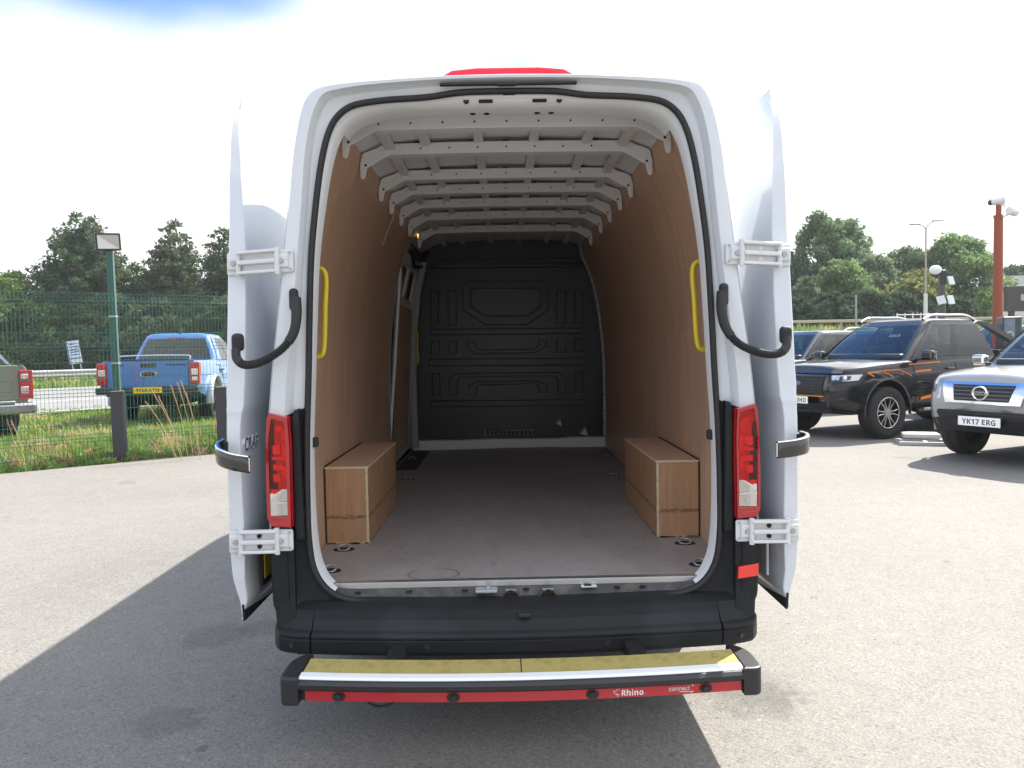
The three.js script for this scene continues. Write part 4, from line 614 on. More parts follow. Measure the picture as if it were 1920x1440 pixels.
    if (!K.simple) {
      add('door_seam', [seam(-.62, -.56, .5, 1.12), seam(-1.58, -1.52, .5, 1.14), seam(-2.30, -2.5, .85, 1.16), seam(-.62, -2.05, .5, .5)], M.hole, c);
      for (const z of [-1.38, -2.35]) add('door_handle', bx(.03, .03, .17, s * .925, 1.03, z, .012), K.handle || paint, c);
      const mg = new THREE.Group(); mg.name = 'wing_mirror'; c.add(mg); add('mirror_shell', bx(.20, .155, .12, s * 1.06, 1.245, -.68, .045), K.mirror || paint, mg); add('mirror_arm', bx(.14, .04, .06, s * .93, 1.19, -.70, .015), M.black, mg); add('mirror_glass', bx(.17, .125, .006, s * 1.06, 1.245, -.742), M.chrome, mg);
      add('side_step', bx(.14, .05, 1.9, s * .90, .40, -1.55, .02), M.black, c);
    }
    for (const z of [0, wheelB]) {
      const a = new THREE.TorusGeometry(K.r + .085, K.flare ? .035 : .016, 6, 28, Math.PI * 1.08); a.rotateZ(-Math.PI * .04); a.rotateY(Math.PI / 2); a.scale(K.flare ? 2.2 : 1.5, 1, 1); a.translate(s * (K.flare ? .93 : .905), K.r + .02, z); add('wheel_arch', a, K.flareMat || paint, c);
      wheel(c, s * 0.80, K.r, z, K.r, 0.27, K.r * 0.60, K.spokes || 6, s, K.rim || M.alu, .1);
      const li = bx(.04, .42, .86, s * .63, .70, z); add('arch_liner', li, M.hole, c);
    }
    if (K.rails) add('roof_rail', tube([V(s * .60, 1.80, -1.15), V(s * .60, 1.865, -1.30), V(s * .595, 1.878, -1.75), V(s * .595, 1.868, -2.2), V(s * .60, 1.80, -2.38)], .022, 30, 8), K.rails, c);
    if (K.bar) add('sports_bar', skin([[V(s * .80, 1.24, -3.75), V(s * .84, 1.24, -3.75)], [V(s * .78, 1.30, -3.55), V(s * .83, 1.30, -3.55)], [V(s * .68, 1.55, -3.0), V(s * .76, 1.55, -3.05)], [V(s * .60, 1.78, -2.55), V(s * .67, 1.77, -2.6)], [V(s * .60, 1.80, -2.40), V(s * .66, 1.78, -2.40)]].map(([p, q]) => [p, q, q.clone().add(V(0, -.04, .12)), p.clone().add(V(0, -.04, .12))]), { cap0: true, cap1: true, crease: 40 }), paint, c);
  }
  add('underbody', [bx(1.1, .16, 4.4, 0, .46, -1.8), bx(1.5, .08, .5, 0, .42, .35)], M.hole, c);
  if (K.tonneau) add('load_cover', bx(1.62, .05, 1.66, 0, 1.275, -3.54, .02), K.tonneau, c);
  const F = (x, y, off) => { const z = noseZ(x); return V(x, y, z - lean(y, z) + off); };
  const quad = (A, B, C, D, off, nu = 10, nv = 5, t = .02) => slab((u, v) => { const x0 = lerp(A[0], B[0], u), y0 = lerp(A[1], B[1], u), x1 = lerp(D[0], C[0], u), y1 = lerp(D[1], C[1], u); return F(lerp(x0, x1, v), lerp(y0, y1, v), off); }, V(0, 0, 1), t, nu, nv);
  return { c, F, quad, noseZ, lean, tailZ, hw, zf, yy, Wd };
}
const darkMesh = mat([0.006, 0.006, 0.007], 0.5);
const headGlass = mat([0.55, 0.58, 0.60], 0.08, { metalness: 0.55, clearcoat: 1 });
const place = (grp, wx, wz, deg, lx, lz, y = 0) => { grp.rotation.y = deg * D2R; const h = V(lx, 0, lz).applyAxisAngle(V(0, 1, 0), deg * D2R); grp.position.set(wx - h.x, y, wz - h.z); };

{ // black pickup with orange stripes
  const grp = thing('pickup_truck', 'black pickup with orange stripes, roof rails and a sold notice inside its windscreen', 'pickup');
  const paint = mat([0.007, 0.008, 0.011], 0.5, { specularIntensity: 0.15, clearcoat: 1, clearcoatRoughness: 0.03 });
  const rim = mat([0.5, 0.5, 0.52], 0.2, { metalness: 0.9 });
  const P = pickup({ group: grp, paint, r: 0.395, rails: M.chrome, bar: true, tonneau: M.blackGloss, rim, spokes: 6, mirror: M.blackGloss, handle: M.blackGloss });
  const c = grp, or = mat([0.85, 0.22, 0.02], 0.4);
  const gr = new THREE.Group(); gr.name = 'grille'; c.add(gr);
  add('grille_surround', P.quad([-.60, .66], [.60, .66], [.60, 1.0], [-.60, 1.0], .0, 12, 4, .02), M.blackGloss, gr);
  add('grille_mesh', P.quad([-.50, .70], [.50, .70], [.52, .965], [-.52, .965], .022, 12, 4, .008), darkMesh, gr);
  const bars = []; for (let j = 0; j < 6; j++) bars.push(slab((u, v) => P.F(lerp(-.50, .50, u), .72 + j * .045 + .012 * v, .03), V(0, 0, 1), .008, 12, 1)); for (let i = -9; i <= 9; i++) bars.push(slab((u, v) => P.F(i * .052 + .008 * u, lerp(.70, .962, v), .03), V(0, 0, 1), .006, 1, 4)); const bm = add('grille_bars', bars, M.black, gr); bm.userData.kind = 'stuff';
  const em = new THREE.SphereGeometry(.5, 20, 10); em.scale(.2, .08, .02); em.translate(0, .845, .925); add('oval_badge', em, mat([.08, .12, .3], .2, { clearcoat: 1 }), gr);
  add('orange_grille_line', P.quad([-.52, .655], [.52, .655], [.52, .668], [-.52, .668], .021, 12, 1, .004), or, gr);
  add('bonnet_guard', slab((u, v) => P.F(lerp(-.74, .74, u), lerp(1.005, 1.05, v), .012 + .03 * (1 - v)), V(0, 0, 1), .015, 14, 3), M.blackGloss, c);
  for (const s of [-1, 1]) {
    const h = new THREE.Group(); h.name = 'headlight'; c.add(h);
    add('headlight_shell', P.quad([s * .60, .855], [s * .865, .90], [s * .885, .985], [s * .60, .975], .006, 12, 4, .012), headGlass, h);
    const pr = new THREE.SphereGeometry(.045, 16, 12); pr.scale(1, 1, .5); const q = P.F(s * .76, .93, .018); pr.translate(q.x, q.y, q.z); add('projector_lens', pr, M.chrome, h);
    add('lamp_bezel', P.quad([s * .715, .895], [s * .81, .905], [s * .815, .965], [s * .715, .96], .019, 6, 2, .004), M.blackGloss, h);
    add('fog_recess', P.quad([s * .50, .56], [s * .78, .57], [s * .80, .66], [s * .62, .66], .004, 8, 3, .012), darkMesh, c);
    add('fog_lamp', P.quad([s * .72, .605], [s * .765, .606], [s * .765, .64], [s * .72, .638], .018, 3, 2, .006), M.clearLens, c);
    // orange decals on wing and doors
    const dec = (pts, name = 'orange_stripe') => add(name, pts.map(([z0, y0, z1, y1, t]) => slab((u, v) => V(s * (P.Wd(lerp(z0, z1, u)) * (lerp(y0, y1, u) > .98 ? .985 : .9975) + .002), lerp(y0, y1, u) + t * v, lerp(z0, z1, u)), V(s, 0, 0), .002, 6, 1)), or, c);
    dec([[.42, 1.0, .30, .94, .018], [.40, 1.005, .12, 1.02, .014], [.10, 1.01, -.10, .93, .014], [.10, 1.025, -.25, 1.03, .014], [-.25, 1.03, -.5, .93, .014]]);
    dec([[-.45, 1.10, -1.15, 1.125, .016], [-.60, .985, -.95, 1.0, .03]]);
    dec([[-.70, .56, -1.0, .60, .045], [-1.25, .50, -1.5, .56, .05]], 'orange_lettering_band');
    add('orange_bar_badge', bx(.012, .05, .16, s * .845, 1.345, -3.32, .003), or, c);
    const st = add('sill_plate', bx(.02, .04, 1.7, s * .975, .425, -1.55, .008), M.alu, c);
  }
  add('lower_intake', P.quad([-.62, .45], [.62, .45], [.66, .55], [-.66, .55], .004, 12, 3, .012), darkMesh, c);
  add('skid_plate', P.quad([-.55, .40], [.55, .40], [.62, .455], [-.62, .455], .02, 12, 2, .012), M.blackGloss, c);
  plateMesh(c, 'YH69 DHO', '#f2f2ee', .945, .595, false);
  const sold = canvasTex(512, 256, (g, w, h) => { g.clearRect(0, 0, w, h); g.fillStyle = '#dfeef2'; g.font = 'bold 92px sans-serif'; g.fillText('SOLD', 210, 110); g.font = 'bold 60px sans-serif'; });
  const tg = new TextGeometry('SOLD', { font, size: .055, depth: .001, curveSegments: 2 }); { const p = tg.attributes.position; for (let i = 0; i < p.count; i++) { const t = .60 + p.getY(i) / .95, x = .22 + p.getX(i); p.setXYZ(i, x, P.yy(t), P.zf(t) - .09 * (x / .8) ** 2 + .009); } } add('sold_notice', tg, mat([.42, .55, .58], .5), c);
  add('aerial_base', bx(.03, .02, .09, 0, 1.845, -2.15, .008), M.black, c);
  grp.scale.setScalar(1.045); place(grp, 5.93, -9.2, -66, 0.83, 0);
}
{ // grey pickup with chrome grille
  const grp = thing('pickup_truck', 'grey pickup with a broad chrome grille and white front number plate', 'pickup');
  const paint = mat([0.30, 0.31, 0.325], 0.35, { metalness: 0.5, clearcoat: 1, clearcoatRoughness: 0.05 });
  const P = pickup({ group: grp, paint, r: 0.385, rim: M.alu, spokes: 6, bed: true, mirror: M.chrome, handle: M.chrome });
  const c = grp, gr = new THREE.Group(); gr.name = 'grille'; c.add(gr);
  add('chrome_surround', P.quad([-.46, .755], [.46, .755], [.54, 1.015], [-.54, 1.015], .004, 14, 4, .03), M.chrome, gr);
  add('grille_opening', P.quad([-.33, .79], [.33, .79], [.38, .985], [-.38, .985], .036, 12, 4, .006), darkMesh, gr);
  for (let j = 0; j < 4; j++) add('grille_bar', slab((u, v) => P.F(lerp(-.335 - j * .012, .335 + j * .012, u), .812 + j * .046 + .012 * v, .042), V(0, 0, 1), .012, 12, 1), mat([.12, .12, .13], .35, { metalness: .6 }), gr);
  const ring = new THREE.TorusGeometry(.082, .013, 8, 28); const q = P.F(0, .885, .06); ring.scale(1.05, .95, 1); ring.translate(q.x, q.y, q.z); add('ring_badge', [ring, bx(.215, .036, .012, q.x, q.y, q.z, .004)], M.chrome, gr);
  const tx = new TextGeometry('NISSAN', { font, size: .022, depth: .002, curveSegments: 2 }); tx.translate(-.056, q.y - .011, q.z + .006); add('badge_lettering', tx, M.black, gr);
  for (const s of [-1, 1]) {
    const h = new THREE.Group(); h.name = 'headlight'; c.add(h);
    add('headlight_shell', P.quad([s * .54, .80], [s * .85, .85], [s * .89, 1.0], [s * .57, 1.02], .006, 12, 4, .012), headGlass, h);
    add('lamp_inner', P.quad([s * .62, .86], [s * .70, .86], [s * .71, .975], [s * .63, .975], .019, 4, 3, .004), M.blackGloss, h);
    add('fog_trim', P.quad([s * .745, .545], [s * .835, .57], [s * .85, .70], [s * .765, .71], .006, 6, 4, .012), M.chrome, c);
    add('fog_recess', P.quad([s * .76, .56], [s * .825, .58], [s * .835, .68], [s * .775, .69], .019, 6, 4, .006), darkMesh, c);
  }
  add('lower_intake', P.quad([-.56, .565], [.56, .565], [.62, .665], [-.62, .665], .004, 12, 3, .012), darkMesh, c);
  add('lower_bumper', P.quad([-.66, .40], [.66, .40], [.64, .56], [-.64, .56], .006, 12, 4, .02), M.cladding, c);
  for (let j = 0; j < 2; j++) add('intake_slat', slab((u, v) => P.F(lerp(-.57, .57, u), .60 + j * .03 + .010 * v, .018), V(0, 0, 1), .008, 12, 1), M.black, c);
  plateMesh(c, 'YK17 ERG', '#f4f4f2', .955, .545, false);
  { const q = atY(1836, 793, .53); place(grp, q.x, q.z, -65, 0, .945); }
}
{ // blue pickup seen from behind
  const grp = thing('pickup_truck', 'bright blue pickup with a yellow rear number plate beyond the mesh fence', 'pickup');
  const paint = mat([0.038, 0.155, 0.43], 0.25, { clearcoat: 1, clearcoatRoughness: 0.04 });
  const P = pickup({ group: grp, paint, r: 0.41, bed: true, flare: 1, flareMat: mat([.42, .46, .52], .4, { clearcoat: 1 }), rim: M.black, spokes: 6, handle: M.black, mirror: M.black });
  const c = grp, z = P.tailZ, T = new THREE.Group(); T.name = 'tailgate'; c.add(T);
  add('gate_panel', bx(1.44, .50, .03, 0, 1.005, z - .012, .012), paint, T);
  add('gate_top', bx(1.46, .035, .07, 0, 1.27, z + .02, .012), M.black, T);
  add('gate_crease', bx(1.42, .02, .012, 0, 1.0, z - .028, .005), paint, T);
  add('gate_handle', bx(.28, .075, .012, 0, 1.165, z - .03, .006), M.blackGloss, T);
  const em = new THREE.SphereGeometry(.5, 20, 10); em.scale(.30, .12, .03); em.translate(0, 1.0, z - .03); add('oval_badge', em, M.blackGloss, T);
  const ri = new THREE.TorusGeometry(.5, .035, 8, 28); ri.scale(.29, .115, .3); ri.translate(0, 1.0, z - .036); add('badge_ring', ri, M.chrome, T);
  for (const [x, w] of [[.52, .18], [-.50, .36]]) add('dark_lettering', bx(w, .022, .004, x, 1.17, z - .029), M.black, T);
  const tr = ext(shape([[-.03, 0], [.05, 0], [.02, .13]]), .003); tr.rotateY(Math.PI); tr.translate(.62, .90, z - .03); add('white_sticker', tr, mat([.7, .7, .7], .5), T);
  for (const s of [-1, 1]) {
    const h = new THREE.Group(); h.name = 'tail_light'; c.add(h);
    const TL = (y0, y1, o, a = .75, b2 = .925) => bx(b2 - a, y1 - y0, .16, s * (a + b2) / 2, (y0 + y1) / 2, z + .045 - o, .012);
    add('red_lens', TL(.80, 1.215, 0), M.redPlastic, h); add('smoked_panel', TL(.965, 1.09, .006, .775, .90), M.reflector, h); add('reversing_lens', TL(.855, .935, .004, .78, .895), s > 0 ? M.redPlastic : M.reflector, h);
    add('bumper_step', bx(.52, .13, .22, s * .66, .695, z - .06, .03), M.black, c);
  }
  add('bumper', bx(1.5, .15, .16, 0, .66, z - .03, .02), M.black, c);
  plateMesh(c, 'YF69 ATN', '#e8c21a', z - .125, .70, true);
  add('high_stop_lamp', bx(.36, .02, .01, 0, 1.725, -2.40), M.redPlastic, c);
  add('roof_aerial', [bx(.05, .05, .12, 0, 1.85, -2.1, .015), rod(V(0, 1.86, -2.12), V(0, 1.93, -2.2), .006, 6)], M.black, c);
  add('bed_rail', [tube([V(-.68, 1.25, -4.1), V(-.68, 1.33, -4.1), V(-.66, 1.34, -4.1), V(.66, 1.34, -4.1), V(.68, 1.33, -4.1), V(.68, 1.25, -4.1)], .014, 40, 6)], M.alu, c);
  for (const s of [-1, 1]) add('tow_hook', bx(.05, .1, .1, s * .5, .52, z + .03, .02), M.black, c);
  place(grp, -6.80, -11.9, 188, 0, P.tailZ, 0.17);
}
{ // bronze-grey pickup cut off by the frame
  const grp = thing('pickup_truck', 'bronze grey pickup with silver rear bumper beyond the mesh fence', 'pickup');
  const paint = mat([0.20, 0.18, 0.145], 0.35, { metalness: 0.45, clearcoat: 1, clearcoatRoughness: 0.05 });
  const P = pickup({ group: grp, paint, r: 0.385, bed: true, rim: M.alu, spokes: 6, bar: true });
  const c = grp, z = P.tailZ, T = new THREE.Group(); T.name = 'tailgate'; c.add(T);
  add('gate_panel', bx(1.46, .52, .03, 0, 1.0, z - .012, .012), paint, T); add('gate_handle', bx(.3, .08, .014, 0, 1.12, z - .03, .006), M.black, T);
  for (const s of [-1, 1]) {
    const h = new THREE.Group(); h.name = 'tail_light'; c.add(h);
    const TL = (y0, y1, o, a = .75, b2 = .93) => bx(b2 - a, y1 - y0, .17, s * (a + b2) / 2, (y0 + y1) / 2, z + .05 - o, .012);
    add('red_lens', TL(.74, 1.18, 0), M.redPlastic, h); add('indicator_lens', TL(1.045, 1.125, .006, .765, .865), M.reflector, h); add('reversing_lens', TL(.82, .93, .006, .765, .865), M.reflector, h);
    const fl = slab((u, v) => V(s * (.60 + .30 * u), .28 + .24 * v, -3.72), V(0, 0, 1), .01, 1, 1); add('mud_flap', fl, M.black, c);
  }
  add('bumper', [bx(1.88, .17, .22, 0, .60, z - .07, .05), bx(1.3, .05, .24, 0, .70, z - .07, .02)], mat([.5, .5, .5], .18, { metalness: .95 }), c);
  place(grp, -7.32, -9.15, 226, -0.93, P.tailZ - .1, 0.15);
}
// cars standing behind the black pickup: only their upper parts show
for (const [px, dz, deg, col, lab, rails] of [
  [1515, -15.5, -66, [0.02, 0.03, 0.045], 'dark navy pickup parked behind the black pickup, beside the open van door', null],
  [1640, -15.2, -66, [0.05, 0.055, 0.06], 'dark pickup with bright roof rails hidden behind the black pickup', M.chrome],
  [1905, -13.4, -66, [0.022, 0.025, 0.03], 'dark pickup parked behind the orange camera pole', null]]) {
  const grp = thing('pickup_truck', lab, 'pickup');
  pickup({ group: grp, paint: mat(col, 0.25, { clearcoat: 1, clearcoatRoughness: .04 }), r: .39, simple: false, rails, tonneau: M.black, rim: M.alu });
  const q = atZ(px, 655, dz); place(grp, q.x, dz, deg, 0, -1.5);
}
{ // steel ramp lying beside the grey pickup's wheel
  const q = atY(1735, 833, 0), t = thing('wheel_ramp', 'low steel ramp with a pale board on it, beside the grey pickup front wheel', 'ramp');
  add('ramp_frame', [bx(.05, .05, .75, -.2, .03, 0), bx(.05, .05, .75, .2, .03, 0), bx(.4, .03, .05, 0, .03, -.3), bx(.4, .03, .05, 0, .03, 0), bx(.4, .03, .05, 0, .03, .3)], M.galv, t);
  add('board', bx(.34, .07, .5, .32, .10, -.02, .02), mat([.55, .52, .47], .7), t);
  t.position.set(q.x, 0, q.z); t.rotation.y = 70 * D2R;
}
// ------------------------------------------------------------------ mesh fence, posts and flood light on the left
const fenceP = (t, d = 0.22) => V(edgeP.x + edgeDir.x * t + edgeN.x * d, 0, edgeP.z + edgeDir.z * t + edgeN.z * d);
{
  const green = mat([0.012, 0.075, 0.055], 0.45, { clearcoat: .3 }), wireG = mat([0.035, 0.14, 0.10], 0.5);
  const postAt = [-2.40, 0.12, 2.64, 5.16];
  postAt.forEach((t, i) => {
    if (i + 1 < postAt.length) {
      const p = thing('mesh_fence_panel', ['green wire fence panel left of the flood light post', 'green wire fence panel in front of the blue pickup', 'green wire fence panel running behind the van'][i], 'fence', 'green wire fence panels');
      const a = fenceP(t + .04), b = fenceP(postAt[i + 1] - .04), L = a.distanceTo(b), dir = b.clone().sub(a).normalize(), top = i === 0 ? 2.44 : 2.40, base = 0.06;
      const w = [], nrm = edgeN.clone().negate();
      const fold = (y) => { for (const f of [.3, .95, 1.6, 2.25]) { const d = Math.abs(y - f); if (d < .05) return .035 * (1 - d / .05); } return 0; };
      const ys = [0]; for (const f of [.3, .95, 1.6, 2.25]) ys.push(f - .05, f, f + .05); ys.push(top - base);
      const n = Math.round(L / .05);
      for (let k = 0; k <= n; k++) { const o = a.clone().addScaledVector(dir, L * k / n); for (let j = 0; j + 1 < ys.length; j++) { w.push(rod(o.clone().setY(base + ys[j]).addScaledVector(nrm, fold(ys[j])), o.clone().setY(base + ys[j + 1]).addScaledVector(nrm, fold(ys[j + 1])), .0030, 3)); } }
      const hz = [.05]; for (const f of [.3, .95, 1.6, 2.25]) hz.push(f - .05, f + .05, f); for (const f of [.5, .7, 1.15, 1.38, 1.8, 2.02, 2.36]) hz.push(f);
      const h = []; for (const y of hz) h.push(rod(a.clone().setY(base + y).addScaledVector(nrm, fold(y) + .004), b.clone().setY(base + y).addScaledVector(nrm, fold(y) + .004), .0046, 4));
      const m1 = add('upright_wires', w, wireG, p), m2 = add('cross_wires', h, wireG, p); m1.userData.kind = 'stuff'; m2.userData.kind = 'stuff';
    }
    if (i === 1) return;
    const q = fenceP(t), f = add('fence_post', [bx(.06, 2.45, .06, q.x, 1.2, q.z), bx(.066, .015, .066, q.x, 2.43, q.z)], green); tag(f, ['green square fence post beside the bronze grey pickup', '', 'green square fence post behind the open van door', 'green square fence post behind the van at the end of the wire fence'][i], 'fence post', 'green fence posts');
  });
  const lp = thing('flood_light_post', 'tall green post with a square flood light on top, in the wire fence', 'lamp post');
  const q = fenceP(0.12, .3), b = V(q.x, 0, q.z), t = b.clone().add(V(-.055, 3.02, 0));
  const post = bx(.09, 3.05, .09, 0, 1.52, 0, .004); add('post', post, green, lp); for (const y of [1.42, 2.1]) add('clamp', bx(.102, .022, .102, 0, y, 0), M.galv, lp);
  const fl = new THREE.Group(); fl.name = 'flood_light'; lp.add(fl); fl.position.set(0, 3.17, .06); fl.rotation.x = .12; fl.rotation.y = .35;
  add('lamp_case', bx(.33, .25, .06, 0, 0, 0, .012), M.black, fl); add('lamp_glass', bx(.275, .195, .006, 0, 0, .031), mat([.62, .62, .58], .15, { clearcoat: 1 }), fl);
  const tri = ext(shape([[-.137, .097], [.137, .097], [.137, -.097]]), .003); tri.translate(0, 0, .0345); add('darker_glass_half', tri, mat([.42, .40, .36], .3, { metalness: .4 }), fl); add('bracket', bx(.06, .16, .03, 0, -.17, -.03), M.black, fl);  // darker triangle laid over one half of the lamp glass
  lp.position.set(b.x, 0, b.z); lp.rotation.z = .012; lp.rotation.y = 0.2;
  const post2 = mat([0.035, 0.036, 0.042], 0.6);
  [[222, 865, 'dark square timber bollard in front of the flood light post'], [417, 848, 'dark square timber bollard beside the open van door']].forEach(([px, py, lab], i) => {
    const p = atY(px, py, 0), bo = thing('bollard', lab, 'bollard', 'dark square bollards'); add('bollard_post', bx(.165, 1.02, .165, 0, .50, 0, .008), post2, bo); add('bollard_cap', bx(.155, .01, .155, 0, 1.013, 0, .003), mat([.3, .24, .18], .8), bo);
    bo.position.set(p.x, 0, p.z - .08); bo.rotation.y = .2; bo.rotation.z = .012;
  });
}
// litter by the kerb
{ const p = atY(378, 845, 0.03), t = add('plastic_bottle', (() => { const g = new THREE.LatheGeometry([[0, 0], [.03, .005], [.034, .03], [.032, .1], [.034, .17], [.014, .22], [.014, .25], [0, .25]].map(a => new THREE.Vector2(...a)), 14); g.rotateZ(Math.PI / 2 + .1); return g; })(), mat([.7, .72, .74], .2, { transmission: .5, thickness: 0 })); t.position.set(p.x, .06, p.z - .05); tag(t, 'crushed clear plastic bottle lying in the grass edge', 'bottle'); }
// leaning notice board beyond the road
{ const p = atZ(143, 680, -40), t = thing('notice_board', 'tilted white and blue notice board behind the crash barrier', 'sign'); const tex = canvasTex(128, 256, (g, w, h) => { g.fillStyle = '#c9d2e4'; g.fillRect(0, 0, w, h); g.fillStyle = '#43609c'; g.fillRect(0, 190, w, 14); g.fillRect(0, 0, 12, h); for (let i = 0; i < 5; i++) g.fillRect(24, 30 + i * 30, 60 + (i * 37) % 40, 12); });
  const g = new THREE.PlaneGeometry(.62, 1.25); add('board_back', bx(.64, 1.27, .02, 0, .64, -.012), M.steelPaint, t); add('board_face', g.translate(0, .64, .001), mat([1, 1, 1], .5, { map: tex }), t); add('leg', [rod(V(-.2, -1.3, 0), V(-.2, .1, 0), .03, 6), rod(V(.2, -1.3, 0), V(.2, .1, 0), .03, 6)], M.galv, t);
  t.position.copy(p); t.rotation.z = .14; t.rotation.y = .3; t.position.y -= .06; }
function crashBarrier(name, label, a, b, y0, y1, grp) {
  const t = thing(name, label, 'barrier', grp); const L = a.distanceTo(b), dir = b.clone().sub(a).normalize(), n = V(-dir.z, 0, dir.x), sec = [[0, .42], [.05, .46], [.05, .52], [0, .56], [0, .60], [.05, .64], [.05, .70], [0, .74]];
  const rows = []; for (let i = 0; i <= 30; i++) { const p = a.clone().lerp(b, i / 30), y = lerp(y0, y1, i / 30); rows.push(sec.map(([d, h]) => p.clone().addScaledVector(n, d).setY(y + h))); }
  add('rail', skin(rows, { closed: false, crease: 40 }), M.galv, t); const k = Math.floor(L / 3.2); for (let i = 0; i <= k; i++) { const p = a.clone().lerp(b, i / k); add('post', bx(.09, .75, .09, p.x - n.x * .08, lerp(y0, y1, i / k) + .34, p.z - n.z * .08), M.galv, t); } return t;
}
{ const a = roadP.clone().addScaledVector(roadN, 19.2); const p0 = a.clone().addScaledVector(roadDir, -22), p1 = a.clone().addScaledVector(roadDir, 34); crashBarrier('crash_barrier', 'galvanised crash barrier on the far side of the road', p0, p1, .2, .2); }

// ------------------------------------------------------------------ right hand background
{
  const t = thing('camera_pole', 'tall orange red pole with two white security cameras on top', 'pole');
  const q = atY(1868, 700, 0), z = -13.0, a = atZ(1870, 640, z), orange = mat([.30, .07, .032], .6);
  add('pole', new THREE.CylinderGeometry(.082, .105, 4.05, 20).translate(0, 2.02, 0), orange, t); add('pole_cap', cyl(.095, .095, .05, 20).translate(0, 4.06, 0), orange, t); add('bracket', bx(.1, .35, .05, 0, 4.2, 0, .01), orange, t);
  for (const [x, y, ry, rz] of [[-.10, 4.36, -.4, .12], [.20, 4.14, .55, -.1]]) { const c = new THREE.Group(); c.name = 'security_camera'; c.position.set(x, y, .12); c.rotation.set(0, ry, rz); t.add(c); const b = cyl(.075, .085, .24, 16); b.rotateZ(Math.PI / 2); add('camera_body', b, mat([.72, .73, .72], .4), c); const d = new THREE.SphereGeometry(.06, 14, 10); d.translate(x < 0 ? -.12 : .12, -.01, 0); add('camera_lens', d, M.blackGloss, c); add('camera_arm', rod(V(0, -.02, 0), V(x < 0 ? .14 : -.14, -.12, -.1), .022, 8), mat([.72, .73, .72], .4), c); }
  t.position.set(a.x, 0, z);
  const g = thing('vehicle_charger', 'dark green charging post with a pale emblem panel beside the orange pole', 'charger'); const dk = mat([.022, .036, .042], .4, { clearcoat: .4 });
  add('cabinet', bx(.36, 1.98, .30, 0, .99, 0, .03), dk, g); add('emblem_panel', bx(.20, .42, .006, -.06, 1.73, .152, .002), mat([.16, .20, .24], .35), g);
  const e = new THREE.TorusGeometry(.055, .018, 8, 24); e.translate(-.06, 1.62, .158); add('emblem_ring', e, mat([.45, .5, .52], .4), g); for (let k = 0; k < 5; k++) { const a = k / 5 * 6.283; add('emblem_dot', new THREE.SphereGeometry(.014, 8, 6).translate(-.06 + .04 * Math.cos(a), 1.82 + .04 * Math.sin(a), .156), mat([.35, .4, .42], .4), g); }
  const cb = atZ(1891, 640, -12.4); g.position.set(cb.x, 0, -12.4); g.rotation.y = -.1;
  const lp = thing('street_lamp', 'slim street lamp post with a pale base rising among the trees', 'street lamp'); const l = atZ(1735, 640, -40); const gy = terrain(l.x, -40);
  add('column', rod(V(0, 0, 0), V(0, 5.9, 0), .06, 10, .04), mat([.38, .33, .28], .5, { metalness: .3 }), lp); add('painted_base', cyl(.10, .11, 2.4, 12).translate(0, 1.2, 0), mat([.6, .66, .60], .5), lp); add('arm', tube([V(0, 5.9, 0), V(.1, 6.2, 0), V(.4, 6.35, 0)], .03, 12, 6), M.galv, lp); add('lantern', bx(.6, .06, .25, .65, 6.42, 0, .03), M.galv, lp); add('lantern', bx(.6, .06, .25, -.6, 6.25, 0, .03), M.galv, lp); add('arm', tube([V(0, 5.9, 0), V(-.1, 6.1, 0), V(-.4, 6.22, 0)], .03, 12, 6), M.galv, lp);
  lp.position.set(l.x, gy, -40);
  const fm = thing('flood_light_mast', 'dark mast carrying a white lamp, cameras and two flood lights', 'mast'); const m = atZ(1766, 640, -24); fm.position.set(m.x, 0, -24);
  add('mast', new THREE.CylinderGeometry(.10, .14, 3.75, 12).translate(0, 1.87, 0), mat([.06, .06, .065], .5), fm); add('mast_head', bx(.2, .5, .2, 0, 3.75, 0, .03), M.black, fm);
  add('lamp_dome', new THREE.SphereGeometry(.2, 16, 10).scale(1, .8, 1).translate(-.3, 4.0, .1), mat([.75, .76, .76], .35), fm); add('cross_arm', bx(.75, .05, .05, -.05, 3.84, .05), M.black, fm);
  for (const [x, y, r] of [[.22, 3.62, .35], [.22, 2.95, .3], [-.12, 2.95, -.3]]) { const f = add('flood_light', bx(.26, .3, .05, 0, 0, 0, .01), mat([.62, .66, .64], .25, { clearcoat: 1 }), fm); f.position.set(x, y, .15); f.rotation.set(-.3, r, .15); }
  const sp_ = thing('slim_pole', 'thin pale pole standing against the trees', 'pole'); const s0 = atZ(1605, 640, -36); add('shaft', rod(V(0, 0, 0), V(0, 3.2, 0), .05, 8), mat([.3, .3, .28], .5), sp_); sp_.position.set(s0.x, terrain(s0.x, -36), -36);
  // long low wooden barrier at the top of the bank and white railing
  const rb = thing('bank_barrier', 'long pale barrier rail along the top of the bank', 'barrier'); const y0 = 2.42, zR = -41; const x0 = atZ(1480, 612, zR).x, x1 = atZ(1990, 600, zR).x; add('rail', bx(x1 - x0, .16, .08, (x0 + x1) / 2, y0 + .36, zR, .02), mat([.42, .36, .28], .7), rb); for (let x = x0 + .6; x < x1; x += 2.4) add('post', bx(.12, .6, .1, x, y0 + .1, zR - .07), mat([.35, .3, .24], .8), rb);
  const wr = thing('white_railing', 'thin white tubular railing below the street lamp', 'railing'); const w0 = atZ(1682, 600, -30), w1 = atZ(1756, 590, -30), wm = mat([.7, .7, .7], .5); for (let i = 0; i <= 5; i++) add('upright', rod(V(lerp(w0.x, w1.x, i / 5), 0, -30), V(lerp(w0.x, w1.x, i / 5), 2.75, -30), .025, 6), wm, wr); for (const y of [2.68, 2.3]) add('rail', rod(V(w0.x, y, -30), V(w1.x, y, -30), .02, 6), wm, wr);
